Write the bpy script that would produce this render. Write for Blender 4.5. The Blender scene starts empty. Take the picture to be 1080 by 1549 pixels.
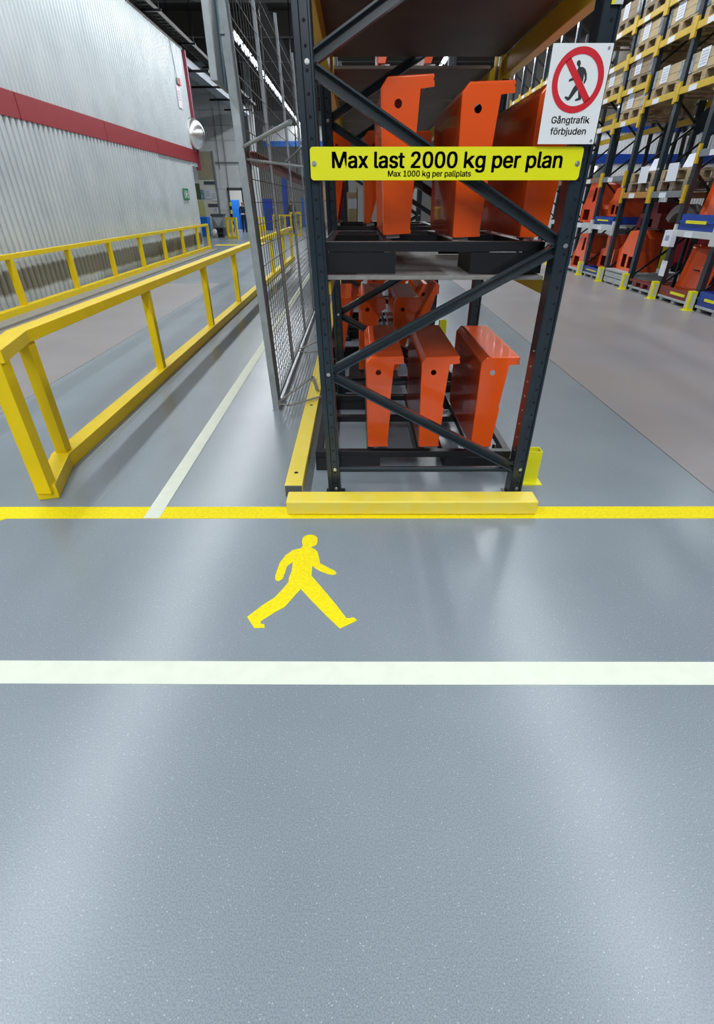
import bpy, bmesh, math, random
from mathutils import Vector, Matrix
random.seed(7)
SC = bpy.context.scene
COL = SC.collection

# ------------------------------------------------------------------ camera
RIGHT = Vector((1.0, -0.00042, -0.00042)); PITCH = 0.5682; YAW = 0.0001; ROLL = 0.0006; FOC = 733.83
def cam_axes():
    cy, sy, cp, sp = math.cos(YAW), math.sin(YAW), math.cos(PITCH), math.sin(PITCH)
    f = Vector((sy*cp, cy*cp, -sp)); r = Vector((cy, -sy, 0)); d = f.cross(r)
    c, s = math.cos(ROLL), math.sin(ROLL)
    return c*r + s*d, -s*r + c*d, f
_r, _d, _f = cam_axes()
cam = bpy.data.cameras.new('camera'); camo = bpy.data.objects.new('camera', cam); COL.objects.link(camo)
m = Matrix.Identity(4)
for i in range(3):
    m[i][0] = _r[i]; m[i][1] = -_d[i]; m[i][2] = -_f[i]
m.translation = Vector((0, 0, 1.6))
camo.matrix_world = m
cam.sensor_fit = 'HORIZONTAL'; cam.sensor_width = 36.0; cam.lens = 36.0*FOC/1080.0
cam.clip_start = 0.05; cam.clip_end = 200
SC.camera = camo

# ------------------------------------------------------------------ world / exposure
SC.view_settings.view_transform = 'Standard'; SC.view_settings.look = 'None'
SC.view_settings.gamma = 1.0; SC.view_settings.use_curve_mapping = False
SC.view_settings.exposure = 0.12
W = bpy.data.worlds.new('hall_air'); SC.world = W; W.use_nodes = True
bg = W.node_tree.nodes['Background']; bg.inputs[0].default_value = (0.62, 0.68, 0.75, 1); bg.inputs[1].default_value = 0.10

# rows of ceiling tube lamps: (x, y start, y end, pitch, z, watts)
LAMP_ROWS = [(-4.25, -6.0, 50.0, 1.75, 6.5, 49), (3.9, -5.2, 34.0, 1.9, 6.9, 52), (0.0, -10.5, -2.8, 1.9, 6.5, 150), (9.6, 12.0, 36.0, 2.6, 6.9, 75)]  # third row: unseen lamps added behind the camera to light the fronts

# ------------------------------------------------------------------ materials
def mat(name, col, rough=0.5, metal=0.0, coat=0.0, noise=0.0, nscale=8.0, bump=0.0, bscale=200.0, col2=None, emit=None, estr=0.0, spec=0.5):
    M = bpy.data.materials.new(name); M.use_nodes = True
    nt = M.node_tree; b = nt.nodes['Principled BSDF']
    b.inputs['Base Color'].default_value = (*col, 1); b.inputs['Roughness'].default_value = rough
    b.inputs['Metallic'].default_value = metal; b.inputs['Coat Weight'].default_value = coat
    b.inputs['Specular IOR Level'].default_value = spec
    tc = nt.nodes.new('ShaderNodeTexCoord')
    if noise > 0 or col2:
        n = nt.nodes.new('ShaderNodeTexNoise'); n.inputs['Scale'].default_value = nscale; n.inputs['Detail'].default_value = 5
        nt.links.new(tc.outputs['Object'], n.inputs['Vector'])
        r = nt.nodes.new('ShaderNodeValToRGB'); r.color_ramp.elements[0].position = 0.35; r.color_ramp.elements[1].position = 0.65
        c2 = col2 if col2 else tuple(c*(1-noise) for c in col)
        r.color_ramp.elements[0].color = (*c2, 1); r.color_ramp.elements[1].color = (*col, 1)
        nt.links.new(n.outputs['Fac'], r.inputs['Fac']); nt.links.new(r.outputs['Color'], b.inputs['Base Color'])
    if bump > 0:
        n2 = nt.nodes.new('ShaderNodeTexNoise'); n2.inputs['Scale'].default_value = bscale; n2.inputs['Detail'].default_value = 3
        nt.links.new(tc.outputs['Object'], n2.inputs['Vector'])
        bp = nt.nodes.new('ShaderNodeBump'); bp.inputs['Strength'].default_value = bump; bp.inputs['Distance'].default_value = 0.002
        nt.links.new(n2.outputs['Fac'], bp.inputs['Height']); nt.links.new(bp.outputs['Normal'], b.inputs['Normal'])
    if emit:
        b.inputs['Emission Color'].default_value = (*emit, 1); b.inputs['Emission Strength'].default_value = estr
    return M

def floor_mat(name, base, dark, light, rough, spk, tint=None):
    M = bpy.data.materials.new(name); M.use_nodes = True; nt = M.node_tree; b = nt.nodes['Principled BSDF']
    geo = nt.nodes.new('ShaderNodeNewGeometry')
    def noise(scale, detail=4, r=0.55, dist=0):
        n = nt.nodes.new('ShaderNodeTexNoise'); n.inputs['Scale'].default_value = scale; n.inputs['Detail'].default_value = detail
        n.inputs['Roughness'].default_value = r; n.inputs['Distortion'].default_value = dist
        nt.links.new(geo.outputs['Position'], n.inputs['Vector']); return n
    def ramp(src, p0, c0, p1, c1):
        r = nt.nodes.new('ShaderNodeValToRGB'); r.color_ramp.interpolation = 'EASE'; r.color_ramp.elements[0].position = p0; r.color_ramp.elements[1].position = p1
        r.color_ramp.elements[0].color = (*c0, 1); r.color_ramp.elements[1].color = (*c1, 1); nt.links.new(src, r.inputs['Fac']); return r
    def mix(a, bb, fac, mode='MIX'):
        x = nt.nodes.new('ShaderNodeMix'); x.data_type = 'RGBA'; x.blend_type = mode
        if isinstance(fac, float): x.inputs[0].default_value = fac
        else: nt.links.new(fac, x.inputs[0])
        nt.links.new(a, x.inputs[6])
        if isinstance(bb, tuple): x.inputs[7].default_value = (*bb, 1)
        else: nt.links.new(bb, x.inputs[7])
        return x.outputs[2]
    big = noise(0.9, 3, 0.5, 0.2)
    c = ramp(big.outputs['Fac'], 0.12, dark, 0.88, base).outputs['Color']
    if tint:
        t = noise(0.6, 4, 0.6, 0.8); tr = ramp(t.outputs['Fac'], 0.3, (0, 0, 0), 0.85, (1, 1, 1))
        c = mix(c, tint, tr.outputs['Color'])
    fine = noise(240, 2, 0.7); fr = ramp(fine.outputs['Fac'], 0.35, (1-spk,)*3, 0.65, (1+spk*0.6,)*3)
    c = mix(c, fr.outputs['Color'], 1.0, 'MULTIPLY')
    v = nt.nodes.new('ShaderNodeTexVoronoi'); v.inputs['Scale'].default_value = 120
    nt.links.new(geo.outputs['Position'], v.inputs['Vector'])
    vr = ramp(v.outputs['Distance'], 0.10, (1, 1, 1), 0.22, (0, 0, 0))
    sel = nt.nodes.new('ShaderNodeSeparateColor'); nt.links.new(v.outputs['Color'], sel.inputs[0])
    gt = nt.nodes.new('ShaderNodeMath'); gt.operation = 'GREATER_THAN'; gt.inputs[1].default_value = 0.82; nt.links.new(sel.outputs[0], gt.inputs[0])
    ml = nt.nodes.new('ShaderNodeMath'); ml.operation = 'MULTIPLY'; nt.links.new(gt.outputs[0], ml.inputs[0]); nt.links.new(vr.outputs['Color'], ml.inputs[1])
    m2 = nt.nodes.new('ShaderNodeMath'); m2.operation = 'MULTIPLY'; m2.inputs[1].default_value = spk*3.2; nt.links.new(ml.outputs[0], m2.inputs[0])
    c = mix(c, light, m2.outputs[0])
    nt.links.new(c, b.inputs['Base Color'])
    b.inputs['Roughness'].default_value = rough
    bp = nt.nodes.new('ShaderNodeBump'); bp.inputs['Strength'].default_value = 0.05; bp.inputs['Distance'].default_value = 0.001
    bn = noise(260, 2); nt.links.new(bn.outputs['Fac'], bp.inputs['Height']); nt.links.new(bp.outputs['Normal'], b.inputs['Normal'])
    return M

M_FLOOR = floor_mat('grey_epoxy_floor', (0.262, 0.310, 0.350), (0.208, 0.250, 0.285), (0.66, 0.70, 0.72), 0.27, 0.19)
M_BROWN = floor_mat('brown_concrete_floor', (0.33, 0.318, 0.335), (0.26, 0.25, 0.265), (0.4, 0.38, 0.38), 0.36, 0.08, (0.30, 0.262, 0.25))
M_JOINT = mat('joint_dark', (0.03, 0.033, 0.036), 0.9)
M_YLINE = mat('yellow_floor_paint', (0.93, 0.77, 0.008), 0.7, noise=0.12, nscale=60, spec=0.2)
M_WLINE = mat('white_floor_paint', (0.75, 0.80, 0.68), 0.7, noise=0.05, nscale=12, spec=0.2)
M_YEL = mat('yellow_enamel', (0.84, 0.61, 0.006), 0.42, noise=0.07, nscale=5, spec=0.3)
M_YEL2 = mat('yellow_beam_enamel', (0.60, 0.40, 0.012), 0.42, noise=0.1, nscale=5)
M_YELG = mat('lemon_guard_enamel', (0.80, 0.76, 0.008), 0.45, noise=0.08, nscale=9)
M_YKERB = mat('yellow_kerb_enamel', (0.88, 0.68, 0.05), 0.42, noise=0.1, nscale=14, col2=(0.86, 0.72, 0.12))
M_POST = mat('blue_black_rack_enamel', (0.014, 0.026, 0.038), 0.30, coat=0.25, noise=0.2, nscale=6)
M_BRACE = mat('grey_blue_brace_enamel', (0.020, 0.031, 0.040), 0.28, coat=0.3)
M_BLACK = mat('black_enamel', (0.006, 0.0065, 0.009), 0.36, noise=0.2, nscale=5)
M_HOLE = mat('hole_black', (0.003, 0.003, 0.004), 0.9)
M_STEEL = mat('zinc_bolt', (0.62, 0.62, 0.6), 0.3, metal=0.9)
M_GALV = mat('galvanised_steel', (0.42, 0.47, 0.49), 0.42, metal=0.45, noise=0.18, nscale=14)
M_STILE = mat('grey_stile_steel', (0.22, 0.24, 0.26), 0.45, metal=0.3)
M_GALVD = mat('dark_galvanised', (0.10, 0.13, 0.15), 0.4, metal=0.5)
M_WIRE = mat('galvanised_wire', (0.085, 0.09, 0.095), 0.5, metal=0.2)
M_STRAP = mat('wrapped_corner', (0.10, 0.14, 0.18), 0.25, metal=0.3, col2=(0.35,0.4,0.44), noise=.5, nscale=30)
M_SHEET = mat('blue_grey_sheet', (0.17, 0.27, 0.33), 0.35, metal=0.3, noise=0.25, nscale=4)
M_SHEETD = mat('dark_blue_sheet', (0.045, 0.075, 0.10), 0.35, metal=0.3)
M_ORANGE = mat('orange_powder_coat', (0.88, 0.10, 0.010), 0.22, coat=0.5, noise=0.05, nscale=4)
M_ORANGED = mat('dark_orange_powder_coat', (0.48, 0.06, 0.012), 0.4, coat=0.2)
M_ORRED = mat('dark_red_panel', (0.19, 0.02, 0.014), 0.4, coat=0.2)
M_BOARD = mat('grey_chipboard', (0.26, 0.25, 0.235), 0.6, noise=0.2, nscale=25)
M_BOARDB = mat('brown_board', (0.075, 0.050, 0.036), 0.6, noise=0.35, nscale=3)
M_SIGNY = mat('sign_yellow', (0.80, 0.80, 0.004), 0.35)
M_INK = mat('sign_ink_black', (0.012, 0.022, 0.02), 0.5)
M_SIGNW = mat('sign_white', (0.80, 0.83, 0.84), 0.25)
M_RED = mat('sign_red', (0.62, 0.016, 0.03), 0.35)
M_NAVY = mat('sign_navy', (0.015, 0.045, 0.13), 0.5)
M_BANDRED = mat('red_fascia', (0.30, 0.020, 0.028), 0.5, noise=0.06, nscale=5)
M_WOOD = mat('pallet_pine', (0.44, 0.33, 0.19), 0.7, noise=0.3, nscale=9)
M_WOOD2 = mat('old_pallet_wood', (0.30, 0.24, 0.17), 0.75, noise=0.35, nscale=9)
M_PLY = mat('collar_pine', (0.52, 0.40, 0.22), 0.65, noise=0.18, nscale=7)
M_PAPER = mat('paper', (0.72, 0.76, 0.84), 0.6)
M_PRINT = mat('grey_print', (0.25, 0.30, 0.42), 0.6)
M_WHITE = mat('white_enamel', (0.56, 0.60, 0.62), 0.4, noise=0.08, nscale=6)
M_WHITEW = mat('white_wall_sheet', (0.80, 0.83, 0.85), 0.4)
M_SKID = mat('white_grey_skid', (0.42, 0.46, 0.47), 0.5, noise=0.15, nscale=8)
M_BLUE = mat('blue_enamel', (0.010, 0.055, 0.34), 0.35, coat=0.2)
M_BLUEBIN = mat('blue_plastic', (0.01, 0.16, 0.62), 0.4)
M_CEIL = mat('dark_brown_ceiling', (0.030, 0.024, 0.022), 0.85, noise=0.3, nscale=1.2)
M_TRUSS = mat('brown_grey_truss', (0.12, 0.11, 0.10), 0.7)
M_TRAY = mat('cable_tray_steel', (0.10, 0.095, 0.085), 0.5, metal=0.4)
M_TRAYG = mat('grey_duct', (0.30, 0.34, 0.38), 0.5, metal=0.3)
M_BLOCK = mat('painted_block', (0.68, 0.71, 0.73), 0.7, noise=0.08, nscale=3)
M_BLOCKD = mat('block_joint', (0.30, 0.31, 0.32), 0.9)
M_BEIGE = mat('beige_board', (0.36, 0.33, 0.22), 0.6, noise=0.12, nscale=3)
M_CREAM = mat('cream_panel', (0.66, 0.66, 0.60), 0.6)
M_DGREY = mat('dark_grey_plate', (0.06, 0.08, 0.09), 0.5)
M_GREY = mat('mid_grey_metal', (0.22, 0.24, 0.24), 0.4, metal=0.2)
M_GREEN = mat('exit_green', (0.0, 0.20, 0.07), 0.4)
M_LEAF = mat('poster_leaf', (0.05, 0.10, 0.03), 0.6, col2=(0.10, 0.13, 0.08), nscale=30)
M_SKY = mat('poster_sky', (0.25, 0.45, 0.62), 0.6, col2=(0.10, 0.16, 0.15), nscale=6)
M_FLOWER = mat('poster_flowers', (0.62, 0.60, 0.12), 0.6, col2=(0.45, 0.5, 0.3), nscale=14)
M_MIRROR = mat('mirror_dome', (0.9, 0.9, 0.88), 0.28, metal=1.0)
M_SKIN = mat('skin', (0.45, 0.22, 0.15), 0.5)
M_HAIR = mat('grey_hair', (0.18, 0.14, 0.11), 0.7)
M_NAVYC = mat('navy_cloth', (0.012, 0.022, 0.05), 0.8)
M_SHIRT = mat('grey_checked_cloth', (0.32, 0.36, 0.40), 0.8, col2=(0.10, 0.12, 0.15), nscale=40)
M_JEANS = mat('blue_jeans', (0.10, 0.16, 0.26), 0.8)
M_COATC = mat('dark_grey_cloth', (0.05, 0.052, 0.062), 0.8)
M_TUBE = mat('lamp_tube', (1, 1, 1), 0.4, emit=(0.92, 0.97, 1.0), estr=14.0)

def clad_mat(name, brown_band):
    M = bpy.data.materials.new(name); M.use_nodes = True; nt = M.node_tree; b = nt.nodes['Principled BSDF']
    b.inputs['Roughness'].default_value = 0.42; b.inputs['Metallic'].default_value = 0.15
    geo = nt.nodes.new('ShaderNodeNewGeometry'); n = nt.nodes.new('ShaderNodeTexNoise'); n.inputs['Scale'].default_value = 1.2; n.inputs['Detail'].default_value = 6
    nt.links.new(geo.outputs['Position'], n.inputs['Vector'])
    r = nt.nodes.new('ShaderNodeValToRGB'); r.color_ramp.elements[0].color = (0.50, 0.55, 0.575, 1); r.color_ramp.elements[1].color = (0.60, 0.645, 0.665, 1)
    r.color_ramp.elements[0].position = 0.3; r.color_ramp.elements[1].position = 0.7
    nt.links.new(n.outputs['Fac'], r.inputs['Fac']); out = r.outputs['Color']
    if brown_band:   # brownish band low on the sheets, with ragged borders
        sep = nt.nodes.new('ShaderNodeSeparateXYZ'); nt.links.new(geo.outputs['Position'], sep.inputs[0])
        n2 = nt.nodes.new('ShaderNodeTexNoise'); n2.inputs['Scale'].default_value = 5.0; nt.links.new(geo.outputs['Position'], n2.inputs['Vector'])
        ad = nt.nodes.new('ShaderNodeMath'); ad.operation = 'MULTIPLY_ADD'; ad.inputs[1].default_value = 0.10; nt.links.new(n2.outputs['Fac'], ad.inputs[0]); nt.links.new(sep.outputs[2], ad.inputs[2])
        rr = nt.nodes.new('ShaderNodeValToRGB'); cr = rr.color_ramp
        cr.elements[0].position = 0.27; cr.elements[0].color = (0, 0, 0, 1); cr.elements[1].position = 0.33; cr.elements[1].color = (1, 1, 1, 1)
        e = cr.elements.new(0.64); e.color = (1, 1, 1, 1); e = cr.elements.new(0.69); e.color = (0, 0, 0, 1)
        nt.links.new(ad.outputs[0], rr.inputs['Fac'])
        x = nt.nodes.new('ShaderNodeMix'); x.data_type = 'RGBA'; x.inputs[7].default_value = (0.20, 0.19, 0.155, 1)
        nt.links.new(rr.outputs['Color'], x.inputs[0]); nt.links.new(out, x.inputs[6]); out = x.outputs[2]
    nt.links.new(out, b.inputs['Base Color'])
    return M
M_CLAD = clad_mat('white_cladding', False); M_CLADL = clad_mat('white_cladding_brown_foot', True)

# ------------------------------------------------------------------ builders
class MB:
    def __init__(s): s.v = []; s.f = []
    def add(s, vs, fs):
        o = len(s.v); s.v += [tuple(v) for v in vs]; s.f += [tuple(i+o for i in f) for f in fs]; return s
    def box(s, x0, x1, y0, y1, z0, z1):
        return s.add([(x0,y0,z0),(x1,y0,z0),(x1,y1,z0),(x0,y1,z0),(x0,y0,z1),(x1,y0,z1),(x1,y1,z1),(x0,y1,z1)],
                     [(0,3,2,1),(4,5,6,7),(0,1,5,4),(1,2,6,5),(2,3,7,6),(3,0,4,7)])
    def sweep(s, p0, p1, sec, up=(0,0,1)):
        """extrude a 2D section (a = across, b = up) from p0 to p1"""
        p0, p1 = Vector(p0), Vector(p1); d = (p1-p0).normalized(); up = Vector(up)
        a = d.cross(up)
        if a.length < 1e-4: a = d.cross(Vector((0,1,0)))
        a.normalize(); b = a.cross(d); n = len(sec)
        vs = [p0+a*u+b*w for u, w in sec]+[p1+a*u+b*w for u, w in sec]
        fs = [(i, (i+1)%n, n+(i+1)%n, n+i) for i in range(n)]+[tuple(range(n))[::-1], tuple(range(n, 2*n))]
        return s.add(vs, fs)
    def bar(s, p0, p1, w, h=None, up=(0,0,1)):
        h = h or w
        return s.sweep(p0, p1, [(-w/2,-h/2),(w/2,-h/2),(w/2,h/2),(-w/2,h/2)], up)
    def tube(s, p0, p1, r, n=8, up=(0,0,1)):
        return s.sweep(p0, p1, [(r*math.cos(2*math.pi*i/n), r*math.sin(2*math.pi*i/n)) for i in range(n)], up)
    def path(s, pts, r, n=7):
        for a, b in zip(pts, pts[1:]): s.tube(a, b, r, n)
        return s
    def prism(s, poly, o, u, v, n, t):
        """flat polygon (2D in u,v from origin o) given thickness t along n"""
        o, u, v, n = Vector(o), Vector(u), Vector(v), Vector(n); k = len(poly)
        vs = [o+u*a+v*b for a, b in poly]+[o+u*a+v*b+n*t for a, b in poly]
        return s.add(vs, [tuple(range(k))[::-1], tuple(range(k, 2*k))]+[(i,(i+1)%k,k+(i+1)%k,k+i) for i in range(k)])
    def mesh(s, name):
        me = bpy.data.meshes.new(name); me.from_pydata(s.v, [], s.f)
        bm = bmesh.new(); bm.from_mesh(me); bmesh.ops.recalc_face_normals(bm, faces=bm.faces); bm.to_mesh(me); bm.free(); return me
    def build(s, name, m, parent=None, loc=(0,0,0), rot=(0,0,0), bevel=0, seg=2, kind=None):
        return put(name, s.mesh(name), m, parent, loc, rot, bevel, seg, kind)
def put(name, me, m, parent=None, loc=(0,0,0), rot=(0,0,0), bevel=0, seg=2, kind=None):
    if m is not None and not me.materials: me.materials.append(m)
    o = bpy.data.objects.new(name, me); COL.objects.link(o); o.location = loc; o.rotation_euler = rot
    if parent: o.parent = parent
    if bevel:
        b = o.modifiers.new('bevel', 'BEVEL'); b.width = bevel; b.segments = seg; b.limit_method = 'ANGLE'; b.angle_limit = math.radians(40)
    if kind: o['kind'] = kind
    return o
def tag(o, label=None, cat=None, group=None, kind=None):
    if label: o['label'] = label
    if cat: o['category'] = cat
    if group: o['group'] = group
    if kind: o['kind'] = kind
    return o
def thing(name, label, cat, loc=(0,0,0), rz=0, group=None):
    o = bpy.data.objects.new(name, None); COL.objects.link(o); o.location = loc; o.rotation_euler = (0,0,rz); o.empty_display_size = 0.1
    return tag(o, label, cat, group)
def struct_root(name):
    o = bpy.data.objects.new(name, None); COL.objects.link(o); o['kind'] = 'structure'; return o
def copy_tree(o, parent=None):
    c = o.copy(); COL.objects.link(c); c.parent = parent
    for ch in list(o.children): copy_tree(ch, c)
    return c
def circ(r, n=16, cx=0, cy=0): return [(cx+r*math.cos(2*math.pi*i/n), cy+r*math.sin(2*math.pi*i/n)) for i in range(n)]
def holed(outer, holes):
    """triangulated flat plate (list of 2D verts, tris) with holes"""
    bm = bmesh.new()
    for lp in [outer]+holes:
        vs = [bm.verts.new((a, b, 0)) for a, b in lp]
        for i in range(len(vs)): bm.edges.new((vs[i], vs[(i+1)%len(vs)]))
    bmesh.ops.triangle_fill(bm, use_beauty=True, use_dissolve=False, edges=bm.edges[:])
    bm.verts.index_update(); v = [(x.co.x, x.co.y) for x in bm.verts]; f = [tuple(p.index for p in t.verts) for t in bm.faces]; bm.free()
    return v, f
_font = None
def raw_text(body):
    global _font
    cu = bpy.data.curves.new('lettering', 'FONT'); cu.body = body; cu.size = 1.0; cu.extrude = 0.0
    if _font is None:
        try:      # a sans-serif that ships inside Blender itself; the built-in face is used when it is absent
            import os
            _font = bpy.data.fonts.load(os.path.join(bpy.utils.system_resource('DATAFILES'), 'fonts', 'Inter.woff2'), check_existing=True)
        except Exception: _font = False
    if _font: cu.font = _font
    o = bpy.data.objects.new('lettering', cu); COL.objects.link(o); dg = bpy.context.evaluated_depsgraph_get(); dg.update()
    me = bpy.data.meshes.new_from_object(o.evaluated_get(dg)); COL.objects.unlink(o); bpy.data.objects.remove(o); bpy.data.curves.remove(cu); me.materials.clear(); return me
def _max(me, k): return max(v.co[k] for v in me.vertices)
def text_mesh(body, height, width, bold=0.0):
    """flat lettering as a mesh, width wide with capitals height tall; origin at the baseline's left end; k is drawn stroke by stroke"""
    em, el = raw_text('M'), raw_text('l'); cap = _max(em, 1); l1 = _max(el, 0); l0 = min(v.co.x for v in el.vertices); st = .105*cap; xh = _max(raw_text('x'), 1)
    adv = lambda t: (_max(raw_text(t+'l'), 0)-l1) if t else 0.0
    bm = bmesh.new(); x = 0.0; segs = body.split('k')
    for n, sg in enumerate(segs):
        if sg.strip():
            m3 = raw_text(sg); m3.transform(Matrix.Translation((x, 0, 0))); bm.from_mesh(m3); bpy.data.meshes.remove(m3)
        x += adv(sg)
        if n < len(segs)-1:
            a = x+l0; hgt = _max(el, 1)
            for poly in ([(a,0),(a+st,0),(a+st,hgt),(a,hgt)], [(a+st*.8,xh*.28),(a+st*.8,xh*.50),(a+xh*.68,xh),(a+xh*.90,xh)], [(a+xh*.32,xh*.46),(a+xh*.46,xh*.62),(a+xh*.98,0),(a+xh*.74,0)]):
                bm.faces.new([bm.verts.new((p, q, 0)) for p, q in poly])
            x += l0*1.3+xh*.98
    me = bpy.data.meshes.new('lettering'); bm.to_mesh(me); bm.free()
    x0 = min(v.co.x for v in me.vertices); x1 = _max(me, 0)
    for v in me.vertices: v.co = ((v.co.x-x0)*width/(x1-x0), 0, v.co.y*height/cap)
    d = bold*height; bm = bmesh.new()
    for sx, sz in ((0, 0), (d, 0), (-d, 0), (0, d*.4), (0, -d*.4), (d, d*.4), (-d, -d*.4), (d, -d*.4), (-d, d*.4)):
        m3 = me.copy(); m3.transform(Matrix.Translation((sx, 0, sz))); bm.from_mesh(m3); bpy.data.meshes.remove(m3)
    bm.to_mesh(me); bm.free(); return me

# ------------------------------------------------------------------ structure: floor
fl = MB().box(-16, 18, -13, 62, -0.30, -0.012).build('floor', M_JOINT); fl['kind'] = 'structure'
def slab(x0, x1, y0, y1, mt, nm): MB().box(x0+.003, x1-.003, y0+.003, y1-.003, -0.012, 0).build(nm, mt, fl)
slab(-3.2, 2.33, -13, 62, M_FLOOR, 'floor_slab')
slab(-16, -3.2, -13, 2.9, M_FLOOR, 'floor_slab'); slab(-16, -3.2, 2.9, 12.45, M_BROWN, 'floor_slab'); slab(-16, -3.2, 12.45, 62, M_FLOOR, 'floor_slab')
slab(2.33, 18, -13, 62, M_BROWN, 'floor_slab')

# ------------------------------------------------------------------ structure: left wall of corrugated sheets
wl = struct_root('wall_left')
XW = -6.0
def corrugated(y0, y1, z0, z1, pitch, depth, x):
    vs = []; y = y0; prof = [(0,0),(0.28,0),(0.42,1),(0.78,1),(0.92,0)]
    pts = []
    while y < y1-1e-6:
        for a, d in prof:
            yy = y+a*pitch
            if yy <= y1: pts.append((yy, x+d*depth))
        y += pitch
    pts.append((y1, x))
    n = len(pts); vs = [(p[1], p[0], z0) for p in pts]+[(p[1], p[0], z1) for p in pts]
    return MB().add(vs, [(i, i+1, n+i+1, n+i) for i in range(n-1)])
yj = [1.2, 4.0, 7.49, 10.99, 14.53, 18.02, 21.5]
for a, b in zip(yj, yj[1:]):
    corrugated(a, b, 0.02, 2.845, 0.175, 0.05 if a < 17 else 0.018, XW).build('cladding_sheet', M_CLADL, wl)
for a, b in zip(yj[:-1]+[21.5], yj[1:]+[22.45]):
    corrugated(a, b, 3.2, 6.0, 0.14, 0.028, XW+.02).build('cladding_sheet', M_CLAD, wl)
    MB().box(XW-.02, XW+.062, a+.013, b-.013, 2.84, 3.22).build('fascia_panel', M_BANDRED, wl, bevel=.004)
MB().box(XW-.25, XW-.005, 1.2, 21.5, 0, 2.84).build('wall_core', M_CLAD, wl); MB().box(XW-.25, XW-.005, 1.2, 22.4, 2.84, 5.98).build('wall_core', M_CLAD, wl)
MB().box(XW-.03, XW+.14, 22.36, 22.48, 2.62, 5.98).build('corner_trim', mat('faded_red_trim', (.23,.03,.055), .5), wl)
MB().box(XW-.3, XW+.04, 21.5, 21.56, 0, 2.84).build('corner_post', M_WHITE, wl)
MB().box(XW-.05, XW+.03, 21.56, 22.4, 2.72, 2.84).build('soffit_trim', M_WHITE, wl)
MB().box(XW-.1, XW+.06, 1.2, 22.4, 5.98, 6.06).build('top_trim', M_TRAY, wl)

# exit sign, fire button, notice and mirror on the wall
t = thing('exit_sign', 'small green running-man exit sign on the white corrugated wall', 'sign', (XW+.045, 20.25, 1.84))
MB().box(0, .012, -.30, .30, -.165, .165).build('plate', M_GREEN, t)
fg = MB()
for poly in ([(-.03,.07),(.03,.07),(.035,.11),(-.025,.12)], [(-.07,.05),(.05,.05),(.03,-.03),(-.04,-.03)], [(-.04,-.03),(.0,-.03),(-.07,-.12),(-.1,-.1)], [(.0,-.03),(.03,-.03),(.1,-.11),(.06,-.12)], [(.05,.05),(.1,0),(.08,-.01),(.03,.03)], [(-.145,-.12),(-.12,-.12),(-.12,.12),(-.145,.12)], [(.12,-.12),(.145,-.12),(.145,.12),(.12,.12)]):
    fg.prism(poly, (.0125,0,0), (0,1.6,0), (0,0,1), (1,0,0), .002)
fg.build('running_figure', M_SIGNW, t)
t = thing('alarm_call_point', 'small red alarm box high on the white wall near its red corner', 'alarm', (XW+.06, 21.35, 4.98))
MB().box(0, .06, -.09, .09, -.09, .09).build('red_housing', M_RED, t, bevel=.008)
MB().box(.0, .05, -.24, -.12, -.07, .07).build('grey_socket', M_GREY, t, bevel=.006)
MB().tube((.02,-.2,.07), (.02,-.42,.98), .012, 6).build('cable', M_GREY, t)
t = thing('hanging_notice', 'pale notice sheet hanging under the red alarm box', 'notice', (XW+.06, 21.2, 4.6))
MB().box(0, .006, -.22, .16, -.32, .26).build('sheet', mat('pink_white_sheet', (.72,.62,.68), .6), t)
for k in range(4): MB().box(.0065, .008, -.15, .1, .1-.07*k, .12-.07*k).build('printed_line', M_PRINT, t)
t = thing('convex_mirror', 'domed convex safety mirror on the end of the red-banded wall', 'mirror', (XW+.10, 22.15, 3.68))
bm = bmesh.new(); bmesh.ops.create_uvsphere(bm, u_segments=32, v_segments=20, radius=.46)
bmesh.ops.delete(bm, geom=[v for v in bm.verts if v.co.z < -1e-4], context='VERTS')
for v in bm.verts: v.co.z *= .8
me = bpy.data.meshes.new('dome'); bm.to_mesh(me); bm.free(); me.shade_smooth()
put('dome', me, M_MIRROR, t, rot=(0, math.radians(90), math.radians(-14)))
rim = MB()
for i in range(32):
    a, b = 2*math.pi*i/32, 2*math.pi*(i+1)/32; rim.tube((.465*math.cos(a), .465*math.sin(a), 0), (.465*math.cos(b), .465*math.sin(b), 0), .012, 6)
rim.build('rim', M_DGREY, t, rot=(0, math.radians(90), math.radians(-14)))
MB().box(-.09, .0, -.05, .05, -.5, -.3).build('bracket', M_GREY, t)

# ------------------------------------------------------------------ structure: far walls, ceiling
wb = struct_root('wall_back')
MB().box(-16, -7.95, 36.12, 36.3, 0, 8.5).build('wall_core', M_BLOCKD, wb); MB().box(-7.05, -6.85, 36.12, 36.3, 0, 8.5).build('wall_core', M_BLOCKD, wb)
MB().box(-7.95, -7.05, 36.12, 36.3, 2.3, 8.5).build('wall_core', M_BLOCKD, wb)
zs = [0, 1.15, 2.3, 3.5, 4.7, 5.4, 6.1, 6.8, 7.6, 8.5]
for j, (z0, z1) in enumerate(zip(zs, zs[1:])):
    x = -15.9 + (0.55 if j % 2 else 0)
    while x < -6.9:
        x1 = min(x+1.25, -6.86)
        for a, b in ([(x, x1)] if z0 >= 2.3 or x1 < -7.95 or x > -7.05 else [(x, -7.96), (-7.04, x1)]):
            if b-a > .05: MB().box(a+.007, b-.007, 36.05, 36.13, z0+.007, z1-.007).build('wall_block', M_BLOCK, wb)
        x = x1
        if x >= -6.87: break
MB().tube((-9.6, 36.0, 3.62), (-6.9, 36.0, 3.62), .035).build('wall_pipe', M_GREY, wb); MB().tube((-7.9, 36.0, 6.6), (-7.9, 36.0, 2.3), .02).build('wall_pipe', M_GREY, wb)
MB().tube((-8.3, 36.0, 6.2), (-8.3, 36.0, 3.3), .02).build('wall_pipe', M_GREY, wb)
dr = struct_root('door_1')
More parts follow.
